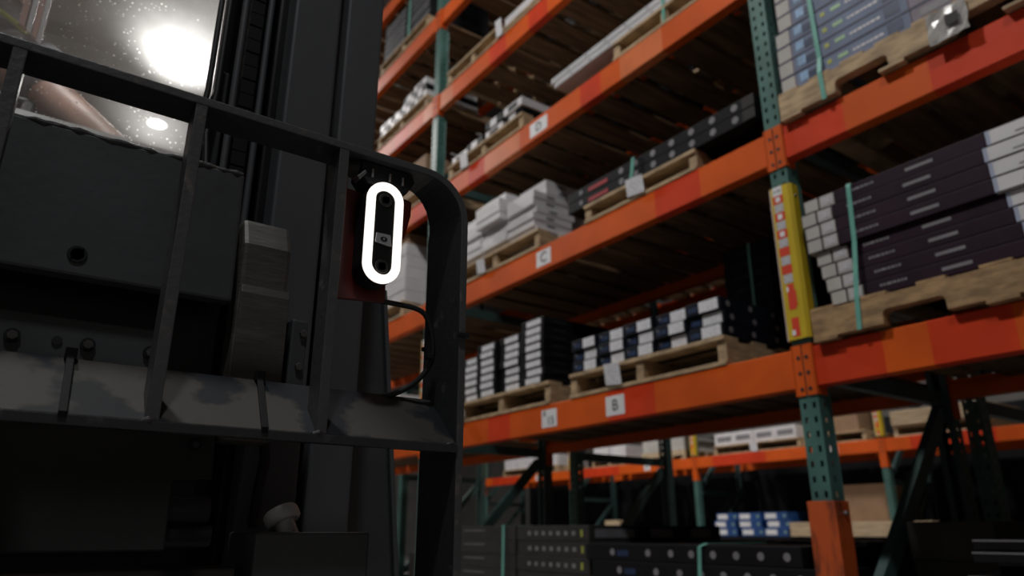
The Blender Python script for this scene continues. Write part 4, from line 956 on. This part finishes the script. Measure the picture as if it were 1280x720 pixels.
def cloth(name, keys, edges, grow, m, root, extra={}):
    nn = {k: (N[k][0], tuple(q+grow for q in N[k][1]) if isinstance(N[k][1], tuple) else N[k][1]+grow) for k in keys}; nn.update(extra)
    me = skin_mesh(nn, edges, root); me.transform(Matrix.Translation(-pr.location)); me.materials.append(M[m]); o = bpy.data.objects.new(name, me); COL.objects.link(o); o.parent = pr; return o
slL = shl.lerp(elL, .98); slR = shr.lerp(elR, .98)
sh_ = cloth('shirt', ['hip', 'belly', 'chest', 'clL', 'clR', 'shL', 'shR'], [('hip', 'belly'), ('belly', 'chest'), ('chest', 'clL'), ('clL', 'shL'), ('shL', 'smL'), ('smL', 'slL'), ('chest', 'clR'), ('clR', 'shR'), ('shR', 'smR'), ('smR', 'slR'), ('chest', 'nc'), ('nc', 'nb')], .014, 'shirt', 'hip', {'slL': (slL, .062), 'slR': (slR, .062), 'smL': (shl.lerp(elL, .5), .072), 'smR': (shr.lerp(elR, .5), .072), 'nb': (nk+V((0, -.005, .03)), .092), 'nc': (nk+V((0, -.005, -.06)), .115)})
b = MB(); c_ = nk+V((0, -.012, .018)); b.tube([c_+V((math.cos(2*PI*k/24)*.074, math.sin(2*PI*k/24)*.070, -.022*math.sin(2*PI*k/24+PI)*-1)) for k in range(25)], .0075, M['piping'], 8); b.build('collar_edge', pr, 0, True)
b = MB(); b.tube([PY(-10, 8, 1.665), PY(6, 18, 1.66), PY(22, 31, 1.66), PY(36, 46, 1.67), PY(47, 64, 1.70)], .006, M['piping'], 8); b.build('yellow_piping', pr, 0, True)
cloth('trousers', ['hip', 'thL', 'knL', 'anL', 'thR', 'knR', 'anR'], [('hip', 'thL'), ('thL', 'knL'), ('knL', 'anL'), ('hip', 'thR'), ('thR', 'knR'), ('knR', 'anR')], .012, 'trouser', 'hip')
bm = bmesh.new(); g = bmesh.ops.create_uvsphere(bm, u_segments=24, v_segments=16, radius=1)['verts']
for q in g:
    p_ = q.co; cut = .25-.5*max(0, p_.y+.1)
    if p_.z < cut: p_.z = cut
    q.co = hc+V((p_.x*.084, p_.y*.104+.006, p_.z*.128))-pr.location
me = bpy.data.meshes.new('hair'); bm.to_mesh(me); bm.free(); me.materials.append(M['hair']); me.polygons.foreach_set('use_smooth', [True]*len(me.polygons)); o = bpy.data.objects.new('hair', me); COL.objects.link(o); o.parent = pr
bm = bmesh.new(); g = bmesh.ops.create_uvsphere(bm, u_segments=20, v_segments=12, radius=1)['verts']
for q in g: p_ = q.co; q.co = hc+V((p_.x*.064, p_.y*.066-.042, p_.z*.055-.098))-pr.location
me = bpy.data.meshes.new('beard'); bm.to_mesh(me); bm.free(); me.materials.append(M['hair']); me.polygons.foreach_set('use_smooth', [True]*len(me.polygons)); o = bpy.data.objects.new('beard', me); COL.objects.link(o); o.parent = pr
# pale strips beside the driver
t = thing('hanging_strips', 'white and pink strips hanging beside the driver behind the windscreen', 'strips', (-.1, 1.62, 2.585))
for u, w_, mm, vb in ((37, .016, 'pinkstrip', 40), (44, .014, 'white_label', 45), (55, .012, 'pinkstrip', 55), (61, .010, 'white_label', 62)):
    p = PY(u, 0, 1.62); q = PY(u-.02*0, vb, 1.62); x = p.x
    b = MB(); b.prism([(x-w_/2, 2.59), (x+w_/2, 2.59), (x+w_/2, q.z), (x-w_/2, q.z+.01)], 'y', 1.615, 1.622, M[mm]); b.build('strip', t, .001)
